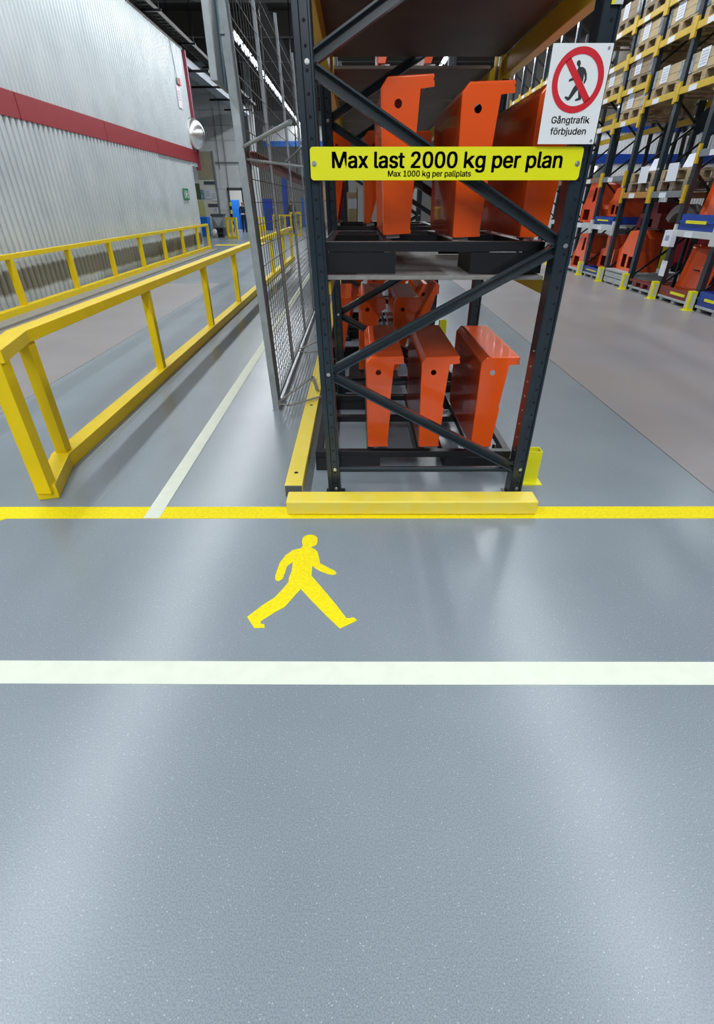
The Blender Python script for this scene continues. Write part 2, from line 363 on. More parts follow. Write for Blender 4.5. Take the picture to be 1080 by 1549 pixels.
fr = MB().box(-8.0, -7.92, 35.95, 36.1, 0, 2.36); fr.box(-7.14, -7.02, 35.95, 36.1, 0, 2.36); fr.box(-8.0, -7.02, 35.95, 36.1, 2.22, 2.36); fr.build('door_frame', M_DGREY, dr)
w2 = struct_root('wall_far'); MB().box(-16, 18, 56, 56.2, 0, 8.5).build('far_panel', M_CREAM, w2)
MB().box(-6.9, 0.5, 45.0, 45.15, 5.1, 5.42).build('blue_header', M_BLUEBIN, w2); MB().box(-6.9, 0.5, 45.02, 45.12, 5.42, 6.3).build('white_header', M_BLOCK, w2)
MB().box(-10, -6.9, 41.4, 41.5, 0, 3.5).build('room_panel', M_CREAM, w2)
c = MB().box(-16, 18, -13, 56, 8.5, 8.7).build('ceiling', M_CEIL); c['kind'] = 'structure'
for i, y in enumerate((20, 24.5, 29, 33.4, 38, 43, 49)):
    o = MB().box(-16, 18, y, y+.25, 7.7, 8.5).build('trim_%d' % (i+1), M_TRUSS); o['kind'] = 'structure'
wr = struct_root('wall_right')
for k in range(9):
    corrugated_x = MB(); x0 = 6.0+k*1.3
    pts = []
    x = x0
    while x < x0+1.3-1e-6:
        pts += [(x, 25.0), (x+.05, 25.0), (x+.065, 24.97), (x+.11, 24.97)]; x += .13
    pts.append((x0+1.3, 25.0)); n = len(pts)
    for (z0, z1) in ((0.02, 2.96), (3.28, 4.0)):
        corrugated_x = MB().add([(p[0], p[1], z0) for p in pts]+[(p[0], p[1], z1) for p in pts], [(i, i+1, n+i+1, n+i) for i in range(n-1)])
        corrugated_x.build('cladding_sheet', M_WHITEW, wr)
    MB().box(x0, x0+1.3, 24.9, 25.02, 2.96, 3.28).build('fascia_panel', M_BLUE, wr); MB().box(x0, x0+1.3, 24.9, 25.02, 4.0, 4.18).build('fascia_panel', M_BLUE, wr)
MB().box(6, 17.7, 25.03, 25.2, 0, 8.5).build('wall_core', M_TRUSS, wr)

# ------------------------------------------------------------------ floor markings
def flat(name, polys, m, label, cat, z=0.0, h=0.0015):
    b = MB()
    for p in polys: b.prism(p, (0,0,z), (1,0,0), (0,1,0), (0,0,1), h)
    return tag(b.build(name, m), label, cat)
flat('floor_line', [[(-2.1, 2.434), (4.5, 2.43), (4.5, 2.566), (-2.23, 2.566)], [(-2.1, 2.434), (-2.23, 2.566), (-3.6, 1.6), (-3.45, 1.44)]], M_YLINE, 'long yellow line painted across the floor in front of the rack', 'floor line')
flat('floor_line', [[(-4.5, 1.265), (0, 1.243), (4.5, 1.236), (4.5, 1.348), (0, 1.356), (-4.5, 1.378)]], M_WLINE, 'broad cream-white line painted across the floor in the foreground', 'floor line')
flat('floor_line', [[(-1.284, 2.436), (-1.187, 2.436), (-1.19, 18), (-1.288, 18)]], M_WLINE, 'cream-white lane line running away between yellow railing and mesh fence', 'floor line', z=.0016)
PED = [(-0.308,2.215),(-0.306,2.236),(-0.296,2.252),(-0.283,2.262),(-0.268,2.265),(-0.251,2.262),(-0.238,2.254),(-0.224,2.236),(-0.221,2.215),(-0.221,2.194),(-0.223,2.173),(-0.233,2.156),(-0.249,2.149),(-0.253,2.144),(-0.231,2.126),(-0.215,2.106),(-0.202,2.048),(-0.193,2.004),(-0.153,1.971),(-0.117,1.944),(-0.105,1.929),(-0.107,1.915),(-0.123,1.909),(-0.15,1.917),(-0.197,1.944),(-0.221,1.968),(-0.233,1.984),(-0.231,1.903),(-0.174,1.814),(-0.097,1.69),(-0.048,1.604),(-0.014,1.609),(0.001,1.591),(-0.046,1.56),(-0.077,1.541),(-0.135,1.613),(-0.209,1.71),(-0.276,1.803),(-0.298,1.761),(-0.338,1.68),(-0.387,1.637),(-0.436,1.586),(-0.435,1.572),(-0.416,1.566),(-0.412,1.545),(-0.459,1.545),(-0.503,1.613),(-0.449,1.685),(-0.395,1.743),(-0.367,1.798),(-0.343,1.853),(-0.344,1.892),(-0.336,1.938),(-0.339,2.017),(-0.364,1.98),(-0.369,1.927),(-0.374,1.881),(-0.39,1.862),(-0.405,1.865),(-0.413,1.881),(-0.415,1.903),(-0.411,1.962),(-0.406,2.011),(-0.383,2.074),(-0.352,2.117),(-0.306,2.137),(-0.3,2.16),(-0.306,2.187)]
flat('walking_figure_marking', [PED], M_YLINE, 'yellow walking pedestrian symbol painted on the grey floor', 'floor symbol')

# ------------------------------------------------------------------ kerbs and guards at the rack
t = thing('floor_guard', 'yellow steel guard beam lying across the end of the rack', 'guard rail', (0,0,0))
MB().box(-.424, 1.085, 2.465, 2.592, .006, .098).build('beam', M_YKERB, t, bevel=.01, seg=3)
MB().box(-.40, 1.06, 2.48, 2.58, .0016, .01).build('base_plate', M_YKERB, t)
t = thing('floor_guard', 'yellow steel kerb with bolt holes running beside the rack', 'guard rail', (0,0,0))
MB().box(-.463, -.348, 2.70, 12.4, .0, .08).build('beam', M_YKERB, t, bevel=.006)
MB().box(-.459, -.352, 2.690, 2.702, .002, .076).build('end_cap', mat('grey_cap', (.09,.10,.11), .6), t)
for y in (2.87, 4.15, 5.6, 7.0): MB().prism(circ(.014, 14), (-.405, y, .0795), (1,0,0), (0,1,0), (0,0,1), .0012).build('bolt_hole', M_HOLE, t)
def post_guard(name, label, loc, w, d, h, m, group=None):
    t = thing(name, label, 'post guard', loc, group=group); b = MB(); k = .006
    b.box(-w/2, w/2, -d/2, -d/2+k, 0, h).box(-w/2, w/2, d/2-k, d/2, 0, h).box(-w/2, -w/2+k, -d/2+k, d/2-k, 0, h).box(w/2-k, w/2, -d/2+k, d/2-k, 0, h)
    b.build('sleeve', m, t); MB().box(-w/2-.03, w/2+.03, -d/2-.03, d/2+.03, 0, .008).build('foot_plate', m, t); return t
post_guard('post_guard', 'lemon yellow square tube guard at the foot of the front right upright', (1.16, 2.90, 0), .095, .075, .235, M_YELG)
post_guard('post_guard', 'lemon yellow square guard at the foot of a far upright of the same rack', (1.17, 6.95, 0), .095, .075, .25, M_YELG)

# ------------------------------------------------------------------ near rack
LEAN = -0.036
YF = [2.68, 4.40, 6.85, 9.3, 11.75]
rack = thing('pallet_rack', 'tall dark blue-black steel pallet rack in the middle, end frame towards us', 'rack', (0,0,0))
SEC = [(0,.1),(0,.004),(.004,0),(.026,0),(.030,.010),(.062,.010),(.066,0),(.073,0),(.077,.004),(.077,.1),(.068,.1),(.068,.02),(.009,.02),(.009,.1)]
def upright(x, y, H, lean, name='upright'):
    b = MB(); n = len(SEC)
    vs = [(x+a, y+c, 0.006) for a, c in SEC]+[(x+a+lean*H, y+c, H) for a, c in SEC]
    b.add(vs, [(i,(i+1)%n,n+(i+1)%n,n+i) for i in range(n)]+[tuple(range(n))[::-1], tuple(range(n,2*n))])
    o = b.build(name, M_POST, rack)
    h = MB(); z = .10
    while z < H-.05:
        h.prism(circ(.0065, 8), (x+.046+lean*z, y+.0095, z), (1,0,0), (0,0,1), (0,-1,0), .0012); z += .0755
    h.build('hole_row', M_HOLE, o, kind='stuff')
    MB().box(x-.02, x+.1, y-.015, y+.11, 0, .006).build('base_plate', M_POST, o)
    return o
BR = [(-.02,-.025),(.02,-.025),(.02,-.017),(-.012,-.017),(-.012,.017),(.02,.017),(.02,.025),(-.02,.025)]
def brace(p0, p1): return MB().sweep(p0, p1, BR, up=(0,0,1)).build('diagonal_brace', M_BRACE, rack)
def bolt(x, y, z, par): 
    b = MB().prism(circ(.008, 6), (x, y, z), (1,0,0), (0,0,1), (0,-1,0), .007); b.prism(circ(.0105, 12), (x, y, z), (1,0,0), (0,0,1), (0,-1,0), .002)
    b.build('bolt', M_STEEL, par)
for k, y in enumerate(YF):
    H = 3.3
    ul = upright(-.178, y, H, LEAN); ur = upright(.972, y, H, 0)
    xl = lambda z: -.178+.04+LEAN*z
    yb = y+.05
    for (xa, za, xb, zb) in ((.0, .0, 0, 0),): pass
    levels = [(0, .775, 1, .195), (0, .805, 1, 1.405), (0, 2.07, 1, 1.435), (0, 2.105, 1, 2.74)]
    for (s0, z0, s1, z1) in levels:
        brace((xl(z0)+.03, yb-.012, z0), (.985, yb-.012, z1))
    MB().tube((xl(.18)+.03, yb, .18), (.985, yb, .18), .019, 12).build('cross_tube', M_BRACE, rack)
    for z in (.195, .79, 2.09, .06): bolt(xl(z)+.008, y+.010, z, ul)
    for z in (.195, 1.42, .06): bolt(.972+.046, y+.010, z, ur)
# rows of white rivets on the aisle side of the front right upright
rv = MB()
for k in range(9): rv.prism(circ(.005, 8), (.9715, 2.725, .23+k*.085), (0,1,0), (0,0,1), (-1,0,0), .003)
rv.build('rivet_row', M_STEEL, rack, kind='stuff')
# long beams and their connectors
for y0, y1 in zip(YF, YF[1:]):
    for z0, z1 in ((1.185, 1.255), (2.31, 2.42)):
        MB().box(.985, 1.045, y0+.105, y1-.01, z0, z1).build('beam', M_YEL2, rack, bevel=.004)
        MB().box(-.148+LEAN*z0, -.092+LEAN*z0, y0+.105, y1-.01, z0, z1).build('beam', M_YEL2, rack, bevel=.004)
        for yy in ((y1-.065,) if y0 < 3 else (y0+.1, y1-.065)):
            MB().box(.965, .985, yy, yy+.06, z0-.06, z1+.06).build('beam_connector', M_YEL2, rack)
            MB().box(-.092+LEAN*z0, -.076+LEAN*z0, yy, yy+.06, z0-.06, z1+.06).build('beam_connector', M_YEL2, rack)
# small yellow and white tag high on the right upright
MB().prism([(0,0),(.045,0),(.045,.09),(0,.09)], (1.0, 2.679, 2.255), (1,0,0), (0,0,1), (0,-1,0), .001).build('tag_plate', M_YELG, rack)
MB().prism([(.012,0),(.045,0),(.045,.06)], (1.0, 2.6775, 2.255), (1,0,0), (0,0,1), (0,-1,0), .001).build('tag_corner', M_WHITE, rack)
# boards lying on the beams
def board(x0, x1, y0, y1, z0, z1, m, label): tag(MB().box(x0, x1, y0, y1, z0, z1).build('shelf_board', m, bevel=.002, seg=1), label, 'shelf board')
board(-.165, .96, 2.755, 4.38, 1.262, 1.281, M_BOARD, 'grey shelf board under the three upper orange hoods')
board(-.165, .96, 4.52, 6.6, 1.262, 1.281, M_BOARD, 'grey lower shelf board in the second bay of the rack')
MB_SUP = [(2.79, 4.40), (4.76, 6.03), (6.08, 7.45), (7.5, 8.9), (8.95, 10.3), (10.35, 11.7)]
names = ['dark brown overhead board of the front bay, right above the orange hoods', 'dark brown overhead board in the second bay, just past the orange gap',
  'dark brown overhead board third along from the rack end', 'dark brown overhead board fourth along from the rack end', 'dark overhead board fifth along from the rack end', 'farthest dark overhead board of the rack']
for (a, b), nm in zip(MB_SUP, names): board(-.32, .985, a, b, 2.425, 2.445, M_BOARDB, nm)

# signs on the rack
def rounded(x0, x1, z0, z1, r, n=5):
    p = []
    for cx, cz, a0 in ((x1-r, z1-r, 0), (x0+r, z1-r, 90), (x0+r, z0+r, 180), (x1-r, z0+r, 270)):
        p += [(cx+r*math.cos(math.radians(a0+90*i/n)), cz+r*math.sin(math.radians(a0+90*i/n))) for i in range(n+1)]
    return p
t = thing('load_sign', 'long yellow load limit sign across the rack end, reading Max last 2000 kg per plan', 'sign', (0,0,0))
MB().prism(rounded(-.207, 1.002, 1.684, 1.806, .014), (0, 2.662, 0), (1,0,0), (0,0,1), (0,1,0), .004).build('plate', M_SIGNY, t)
put('main_lettering', text_mesh('Max last 2000 kg per plan', .0575, 1.022, .045), M_INK, t, (-.108, 2.6615, 1.730))
put('small_lettering', text_mesh('Max 1000 kg per pallplats', .0215, .373, .045), M_INK, t, (.141, 2.6615, 1.698))
for x in (-.190, .985):
    bb = MB().prism(circ(.011, 12), (x, 2.662, 1.745), (1,0,0), (0,0,1), (0,-1,0), .002); bb.prism(circ(.0075, 6), (x, 2.66, 1.745), (1,0,0), (0,0,1), (0,-1,0), .005); bb.build('screw', M_STEEL, t)
t = thing('prohibition_sign', 'white no-pedestrians sign reading Gangtrafik forbjuden on the right upright', 'sign', (0,0,0))
t['label'] = 'white sign with red-ringed crossed-out walker, reading Gångtrafik förbjuden'
MB().prism(rounded(.787, 1.030, 1.813, 2.136, .003), (0, 2.642, 0), (1,0,0), (0,0,1), (0,1,0), .003).build('plate', M_SIGNW, t)
CX, CZ, R1, R2 = .911, 2.022, .1045, .0815
n = 56; o1 = circ(R1, n, CX, CZ); o2 = circ(R2, n, CX, CZ); rb = MB()
vs = [(a, 2.6405, b) for a, b in o1]+[(a, 2.6405, b) for a, b in o2]
rb.add(vs, [(i,(i+1)%n,n+(i+1)%n,n+i) for i in range(n)])
a = math.radians(-50); ux, uz = math.cos(a), math.sin(a); nx, nz = -uz, ux; L, h = .084, .0125
rb.add([(CX+s*ux*L+q*nx*h, 2.6405, CZ+s*uz*L+q*nz*h) for s, q in ((-1,-1),(1,-1),(1,1),(-1,1))], [(0,1,2,3)])
rb.build('red_ring_and_bar', M_RED, t)
FIG = [(0.895,2.072),(0.894,2.080),(0.901,2.086),(0.908,2.082),(0.911,2.074),(0.909,2.065),(0.923,2.064),(0.934,2.058),(0.943,2.043),(0.947,2.025),(0.941,2.012),(0.936,2.014),(0.938,2.030),(0.932,2.044),(0.933,2.022),(0.930,2.008),(0.927,1.995),(0.934,1.982),(0.940,1.971),(0.938,1.961),(0.916,1.957),(0.914,1.962),(0.926,1.968),(0.919,1.995),(0.906,1.978),(0.893,1.962),(0.884,1.958),(0.868,1.968),(0.872,1.973),(0.884,1.970),(0.898,2.0),(0.912,2.017),(0.908,2.03),(0.903,2.026),(0.874,2.018),(0.875,2.026),(0.902,2.038),(0.900,2.052),(0.904,2.064)]
v2, f2 = holed(FIG, [])
MB().add([(x, 2.6412, z) for x, z in v2], f2).build('black_walking_figure', M_INK, t)
put('lettering', text_mesh('Gångtrafik', .0225, .162, .035), M_NAVY, t, (.831, 2.6412, 1.884)); put('lettering', text_mesh('förbjuden', .0225, .152, .035), M_NAVY, t, (.834, 2.6412, 1.846))
for x, z in ((1.013, 2.122), (1.017, 1.825)): MB().prism(circ(.005, 10), (x, 2.641, z), (1,0,0), (0,0,1), (0,-1,0), .002).build('rivet', M_STEEL, t)

# ------------------------------------------------------------------ orange hoods and their cradles
HP = [(0,0),(0,.575),(.032,.612),(.236,.612),(.240,.60),(.234,.592),(.240,.584),(.240,.566),(.178,.562),(.150,.285),(.158,.275),(.136,.018),(.141,.014),(.139,0)]
HT = [(0,0),(0,.575),(.032,.612),(.215,.612),(.236,.60),(.236,.52),(.20,.50),(.19,.46),(.05,0)]
def hood_mesh(P, D, hole=True, name='hood_shell', back=False):
    bm = bmesh.new(); loops = []
    v, f = holed(P, [circ(.0175, 16, .078, .515)] if hole else [])
    vb, fb = (v, f) if back else holed(P, [])
    def plate(y, v, f):
        vs = [bm.verts.new((a, y, b)) for a, b in v]
        for t3 in f: bm.faces.new([vs[i] for i in t3])
        return vs
    fr_ = plate(0, v, f); bk = plate(D, vb, fb)
    key = lambda L: {(round(a,5), round(b,5)): i for i, (a, b) in enumerate(L)}
    kf, kb = key(v), key(vb); ch = [(kf[(round(a,5), round(b,5))], kb[(round(a,5), round(b,5))]) for a, b in P[:4]]
    for (i, i2), (j, j2) in zip(ch, ch[1:]): bm.faces.new([fr_[i], fr_[j], bk[j2], bk[i2]])
    bmesh.ops.recalc_face_normals(bm, faces=bm.faces)
    me = bpy.data.meshes.new(name); bm.to_mesh(me); bm.free(); me.materials.append(M_ORANGE); return me
ME_H = hood_mesh(HP, .93); ME_HO = hood_mesh(HP, .93, back=True); ME_T = hood_mesh(HT, .85, True)
PAD = MB().box(.02, .085, .03, .14, -.018, 0).mesh('foot_pad'); PAD.materials.append(M_WHITE)
def hood(me, label, x, y, z, tilt=-.03, group=None, sc=1.0, wx=1.0):
    t = thing('orange_hood', label, 'machine hood', (x, y, z), group=group); t.rotation_euler = (0, tilt, 0); t.scale = (sc*wx, sc, sc)
    o = put('shell', me, M_ORANGE, t)
    b = o.modifiers.new('bevel', 'BEVEL'); b.width = .0075; b.segments = 3; b.limit_method = 'ANGLE'; b.angle_limit = math.radians(35)
    s = o.modifiers.new('solid', 'SOLIDIFY'); s.thickness = .003; s.offset = -1
    if me is not ME_HO: MB().box(.128, .134, .03, .80, .30, .56).build('hole_blackout', M_BLACK, t)  # black sheet added inside so the round hole looks dark
    put('foot_pad', PAD, M_WHITE, t); put('foot_pad', PAD, M_WHITE, t, (0, .68, 0))
    return t
ZL = .150
hood(ME_H, 'left of three orange hoods on the lower front cradle', .075, 3.085, ZL+.018, group='orange hoods on the lower front cradle')
hood(ME_H, 'middle of three orange hoods on the lower front cradle', .427, 3.085, ZL+.018, group='orange hoods on the lower front cradle')
hood(ME_HO, 'right of three orange hoods on the lower front cradle, grey floor seen through its hole', .790, 3.085, ZL+.018, -.004, group='orange hoods on the lower front cradle')
ZU = 1.434
hood(ME_H, 'left orange hood on the upper front cradle, behind the yellow sign', .140, 2.95, ZU+.020, -.048, group='orange hoods on the upper front cradle', sc=1.035)
hood(ME_H, 'middle orange hood on the upper front cradle, round hole above the yellow sign', .496, 2.88, ZU+.012, -.03, group='orange hoods on the upper front cradle')
hood(ME_H, 'right orange hood on the upper front cradle, partly behind the white sign', .848, 2.90, ZU+.012, -.012, group='orange hoods on the upper front cradle')
g = 'tapering orange hoods in the second bay'
for lab, x, y in (('tapered orange hood low in the second bay, leftmost behind the left upright', -.195, 4.95), ('tapered orange hood low in the second bay, second from the left', .022, 4.95), ('tapered orange hood low in the second bay, with a dark hole, third from the left', .358, 4.95)):
    hood(ME_T, lab, x, y, ZL+.018, -.01, g, 1.1, .62 if x < -.1 else 1.0)
hood(ME_T, 'tapered orange hood low in the second bay, farthest back on the right', .66, 5.86, .168, -.01, g, 1.1)
g = 'orange hoods farther along the lower level'
for lab, x in (('orange hood farther back, low beyond the second bay cradle, leftmost', -.16), ('orange hood farther back, low beyond the second bay cradle, second', .14), ('orange hood farther back, low beyond the second bay cradle, third', .42)):
    hood(ME_T, lab, x, 7.0, .168, 0, g, 1.1)
g = 'orange hoods in the upper second bay'
hood(ME_T, 'tapered orange hood on the upper level of the second bay, leftmost', -.20, 4.72, ZU+.018, -.02, g, 1.0, .7)
hood(ME_T, 'tapered orange hood on the upper level, just left of the front left hood', .062, 4.72, ZU+.018, -.01, g)
hood(ME_T, 'tapered orange hood on the upper level, seen right of the front left hood', .345, 4.72, ZU+.018, .0, g)
for lab, x in (('orange hood on the top level, left one in the gap between the overhead boards', .16), ('orange hood on the top level, right one in the gap between the overhead boards', .50)):
    hood(ME_T, lab, x, 4.80, 2.447+.018, 0, 'orange hoods on the top level')
def cradle(label, x0, x1, y0, y1, z, rails, ph=.1, pw=.45, group=None):
    t = thing('transport_cradle', label, 'cradle', (0, 0, 0), group=group); h = .047
    MB().box(x0, x1, y0, y0+.05, z-h, z).build('front_bar', M_BLACK, t, bevel=.003)
    MB().box(x0, x1, y1-.05, y1, z-h, z).build('rear_bar', M_BLACK, t, bevel=.003)
    MB().box(x0+.05, x1-.05, (y0+y1)/2+.05, (y0+y1)/2+.1, z-h, z-.002).build('cross_bar', M_BLACK, t)
    for r in rails: MB().box(r-.024, r+.024, y0+.05, y1-.05, z-h, z).build('rail', M_BLACK, t, bevel=.003)
    for a, b in ((x0, x0+pw), (x1-pw, x1)):
        p = MB().box(a, b, y0+.002, y0+.008, z-h-ph, z-h-.003); p.box(a, a+.006, y0+.008, y0+.35, z-h-ph, z-h-.003).box(b-.006, b, y0+.008, y0+.35, z-h-ph, z-h-.003).build('fork_pocket', M_BLACK, t)
        MB().box(a, b, y1-.008, y1-.002, z-h-ph, z-h-.003).build('fork_pocket', M_BLACK, t)
    MB().tube((x1-.10, y0+.09, z-h), (x1-.10, y0+.09, z+.012), .011, 10).build('stop_pin', M_BLACK, t)
    return t
cradle('black steel cradle standing on the floor under three orange hoods', -.287, 1.066, 3.05, 4.25, ZL, (-.262, .095, .447, .81, 1.042))
cradle('black steel cradle on the grey shelf board, upper front bay', -.17, .955, 2.80, 3.95, ZU, (-.145, .158, .517, .865, .93), pw=.37)
cradle('black steel cradle under the tapered hoods low in the second bay', -.34, 1.0, 4.72, 5.95, ZL, (-.315, .05, .385, .67, .97))
cradle('black steel cradle on the upper level of the second bay', -.17, .955, 4.60, 5.75, ZU, (-.19, .085, .37, .66, .93))
cradle('black steel cradle low in the third bay of the rack', -.34, 1.0, 6.98, 8.1, ZL, (-.315, .05, .385, .67, .97))
# goods farther along the upper level
def carton(label, x, y, z, sx, sy, sz, m=None, cat='box'):
    t = thing('carton', label, cat, (x, y, z)); m = m or M_PLY
    MB().box(-sx/2, sx/2, -sy/2, sy/2, 0, sz).build('body', m, t, bevel=.01); MB().box(-sx/2-.002, sx/2+.002, -.03, .03, sz-.001, sz+.002).build('tape_strip', M_CREAM, t)
    MB().box(-.08, .08, -sy/2-.003, -sy/2, sz*.5, sz*.8).build('paper_label', M_PAPER, t); return t
carton('beige carton far along the upper level, left of the front hoods', -.06, 9.8, 1.281, .42, .5, .46)
carton('pale carton far along the upper level, right of the front left hood', .8, 9.9, 1.281, .5, .5, .5, M_CREAM)
board(-.165, .96, 7.0, 9.2, 1.262, 1.281, M_BOARD, 'grey lower shelf board in the third bay of the rack')
board(-.165, .96, 9.45, 11.6, 1.262, 1.281, M_BOARD, 'grey lower shelf board in the fourth bay of the rack')
t = thing('white_profile', 'upright pale steel profile standing on the third bay shelf', 'profile', (.05, 7.3, 1.281)); MB().box(-.05, .05, -.03, .03, 0, .47).build('web', M_WHITE, t); MB().box(-.05, -.04, -.03, .09, 0, .47).build('flange', M_WHITE, t)

# ------------------------------------------------------------------ mesh fence beside the rack
t = thing('mesh_fence', 'galvanised wire mesh fence with upright stiles left of the rack', 'fence', (0,0,0))
XF = -.735; LF = -.042
def fpost(y, w, d, m, z0=0., z1=3.3, x=XF, lean=LF, name='stile'):
    b = MB(); b.add([(x-w/2+lean*z0, y-d/2, z0), (x+w/2+lean*z0, y-d/2, z0), (x+w/2+lean*z0, y+d/2, z0), (x-w/2+lean*z0, y+d/2, z0), (x-w/2+lean*z1, y-d/2, z1), (x+w/2+lean*z1, y-d/2, z1), (x+w/2+lean*z1, y+d/2, z1), (x-w/2+lean*z1, y+d/2, z1)],
        [(0,3,2,1),(4,5,6,7),(0,1,5,4),(1,2,6,5),(2,3,7,6),(3,0,4,7)]); return b.build(name, m, t, bevel=.003)
fpost(4.255, .055, .04, M_GALV, 0, 3.3, x=XF, name='end_post')
MB().box(XF-.035, XF+.035, 4.225, 4.285, 0, .006).build('foot_plate', M_GALV, t)
fpost(4.30, .02, .03, M_GALVD, .05, 3.2, x=XF+.03, name='panel_edge')
FY = [4.31, 5.66, 7.22, 8.85, 10.5, 12.1]
for y in FY[1:]: fpost(y, .03, .045, M_STILE, .04, 3.3)
for ya, yb_ in zip(FY, FY[1:]):
    MB().box(XF-.012, XF+.012, ya, yb_, .05, .08).build('bottom_rail', M_GALVD, t)
    w = MB(); nn = int((yb_-ya)/.115)
    def wx(z): return XF+LF*z
    for k in range(1, nn):
        yy = ya+(yb_-ya)*k/nn
        w.add([(wx(.08)-.0024, yy-.0024, .08), (wx(.08)+.0024, yy+.0024, .08), (wx(3.2)+.0024, yy+.0024, 3.2), (wx(3.2)-.0024, yy-.0024, 3.2)], [(0,1,2,3)])
        w.add([(wx(.08)+.0024, yy-.0024, .08), (wx(.08)-.0024, yy+.0024, .08), (wx(3.2)-.0024, yy+.0024, 3.2), (wx(3.2)+.0024, yy-.0024, 3.2)], [(0,1,2,3)])
    z = .12
    while z < 3.2:
        w.bar((wx(z)+.003, ya, z), (wx(z)+.003, yb_, z), .0048); z += .055 if z < .95 else .15
    w.build('wire_mesh', M_WIRE, t, kind='stuff')
def strap(pts, w=.028, hh=.005, up=(0,0,1)):
    b = MB()
    for p, q in zip(pts, pts[1:]): b.bar(p, q, w, hh, up)
    return b.build('wall_strap', mat('worn_strap_%d' % random.randint(0, 999), (.24,.24,.22), .5, metal=.4), t)
strap([(XF+.04, 4.18, .10), (-.45, 4.92, .10), (-.375, 4.5, .10)]); strap([(XF+.04, 4.15, .10), (-.60, 4.08, .10), (-.22, 4.42, .10)])
strap([(XF+.02, 5.95, .10), (-.60, 5.85, .10), (-.36, 6.0, .10)]); strap([(XF+.02, 5.98, .10), (-.36, 6.7, .10)])
b = MB().tube((-.80, 4.27, 1.93), (-.295, 2.74, 1.90), .011, 8); b.build('support_rod', M_GREY, t)
b = MB().tube((-.80, 4.27, 1.86), (-.345, 4.0, 1.80), .009, 8); b.tube((-.345, 4.0, 1.80), (-.345, 4.0, 1.98), .006, 8).tube((-.5, 4.1, 1.82), (-.345, 4.4, 1.98), .006, 8); b.build('support_rod', M_GREY, t)
t = thing('door_leaf', 'blue-grey sheet steel panel hanging at the top of the mesh fence post', 'panel', (0,0,0))
x0 = -.868
def leaf(y0a, y1, xa, xb, za, zb, m, nm): 
    MB().box(xa, xb, y0a, y1, za, zb).build(nm, m, t, bevel=.002, seg=1)
leaf(3.975, 4.40, x0-.03, x0, 2.235, 3.3, M_SHEETD, 'sheet')
leaf(4.19, 4.40, x0, x0+.006, 2.235, 3.3, M_SHEET, 'front_strip')
leaf(3.965, 3.978, x0-.035, x0+.008, 2.235, 3.3, M_GALV, 'edge_lip')
for z in (2.50, 2.98): MB().box(x0+.006, x0+.03, 4.22, 4.30, z, z+.05).build('clamp', M_GALV, t)

# ------------------------------------------------------------------ yellow railings
def railing(label, xf, ys, zt, zb, wt, wb_, pw, y0, y1, foot=None):
    t = thing('railing', label, 'railing', (0,0,0))
    A = Vector((xf(y0), y0, 0)); B = Vector((xf(y1), y1, 0))
    MB().bar(A+Vector((0,0,zb/2)), B+Vector((0,0,zb/2)), wb_, zb).build('bottom_beam', M_YEL, t, bevel=.004)
    MB().bar(A+Vector((0,0,zt-.036)), B+Vector((0,0,zt-.036)), wt, .072).build('top_rail', M_YEL, t, bevel=.004)
    for y in ys: MB().box(xf(y)-pw/2, xf(y)+pw/2, y-pw/2, y+pw/2, zb, zt-.072).build('post', M_YEL, t, bevel=.003)
    return t
t = railing('long yellow railing in the foreground left, bent at its near end', lambda y: -2.10-.002*(y-3), (3.17, 5.25, 7.40, 9.35, 11.55, 13.7, 15.9, 18.0), .936, .102, .125, .125, .075, 3.10, 18.2)
K = [(-2.10, 3.10), (-1.965, 2.66)]
MB().bar((K[0][0], K[0][1]+.02, .051), (K[1][0], K[1][1], .051), .12, .1).build('bottom_beam_end', M_YEL, t, bevel=.004)
MB().bar((K[0][0], K[0][1]+.02, .90), (K[1][0]+.005, K[1][1]-.03, .90), .12, .071).build('top_rail_end', M_YEL, t, bevel=.004)
MB().bar((K[1][0]-.005, K[1][1]+.02, .05), (K[1][0]-.005, K[1][1]+.02, .865), .092, .085, up=(0,1,0)).build('end_post', M_YEL, t, bevel=.003)
xr = lambda y: -5.63-.019*(y-7.8)
t = railing('yellow railing along the foot of the white corrugated wall', xr, [4.95+1.95*i for i in range(9)], .895, .13, .09, .13, .09, 3.0, 22.2)
MB().box(xr(22.2)-.045, xr(22.2)+.045, 22.13, 22.22, .0, .82).build('post', M_YEL, t)
o = MB().add([(-5.52,3,0),(-5.2,3,0),(-5.5,22,0),(-5.85,22,0),(-5.52,3,.035),(-5.2,3,.035),(-5.5,22,.035),(-5.85,22,.035)], [(0,3,2,1),(4,5,6,7),(0,1,5,4),(1,2,6,5),(2,3,7,6),(3,0,4,7)]).build('trim_20', mat('concrete_kerb', (.30,.29,.25), .7, noise=.15)); o['kind'] = 'structure'
def frame_guard(label, x, y, w, h, rz=0, bars=3):
    t = thing('barrier_frame', label, 'barrier', (x, y, 0), rz)
    for k in range(bars): 
        xx = -w/2+w*k/(bars-1); MB().box(xx-.045, xx+.045, -.045, .045, .08, h-.08).build('post', M_YEL, t)
    MB().box(-w/2-.045, w/2+.045, -.045, .045, h-.08, h).build('top_rail', M_YEL, t); MB().box(-w/2-.045, w/2+.045, -.06, .06, 0, .08).build('bottom_rail', M_YEL, t); return t
frame_guard('small yellow barrier frame in front of the far doorway', -6.5, 29.3, .62, .95, -.5)
frame_guard('yellow barrier frame seen through the fence near its first stile', -5.15, 30, .5, .95)
frame_guard('yellow barrier frame seen through the fence behind the second stile', -4.35, 33, 1.0, 1.0, 0, 4)
frame_guard('yellow barrier frame beside the walking person in dark jacket', -3.4, 31.5, .55, 1.15, .3, 3)
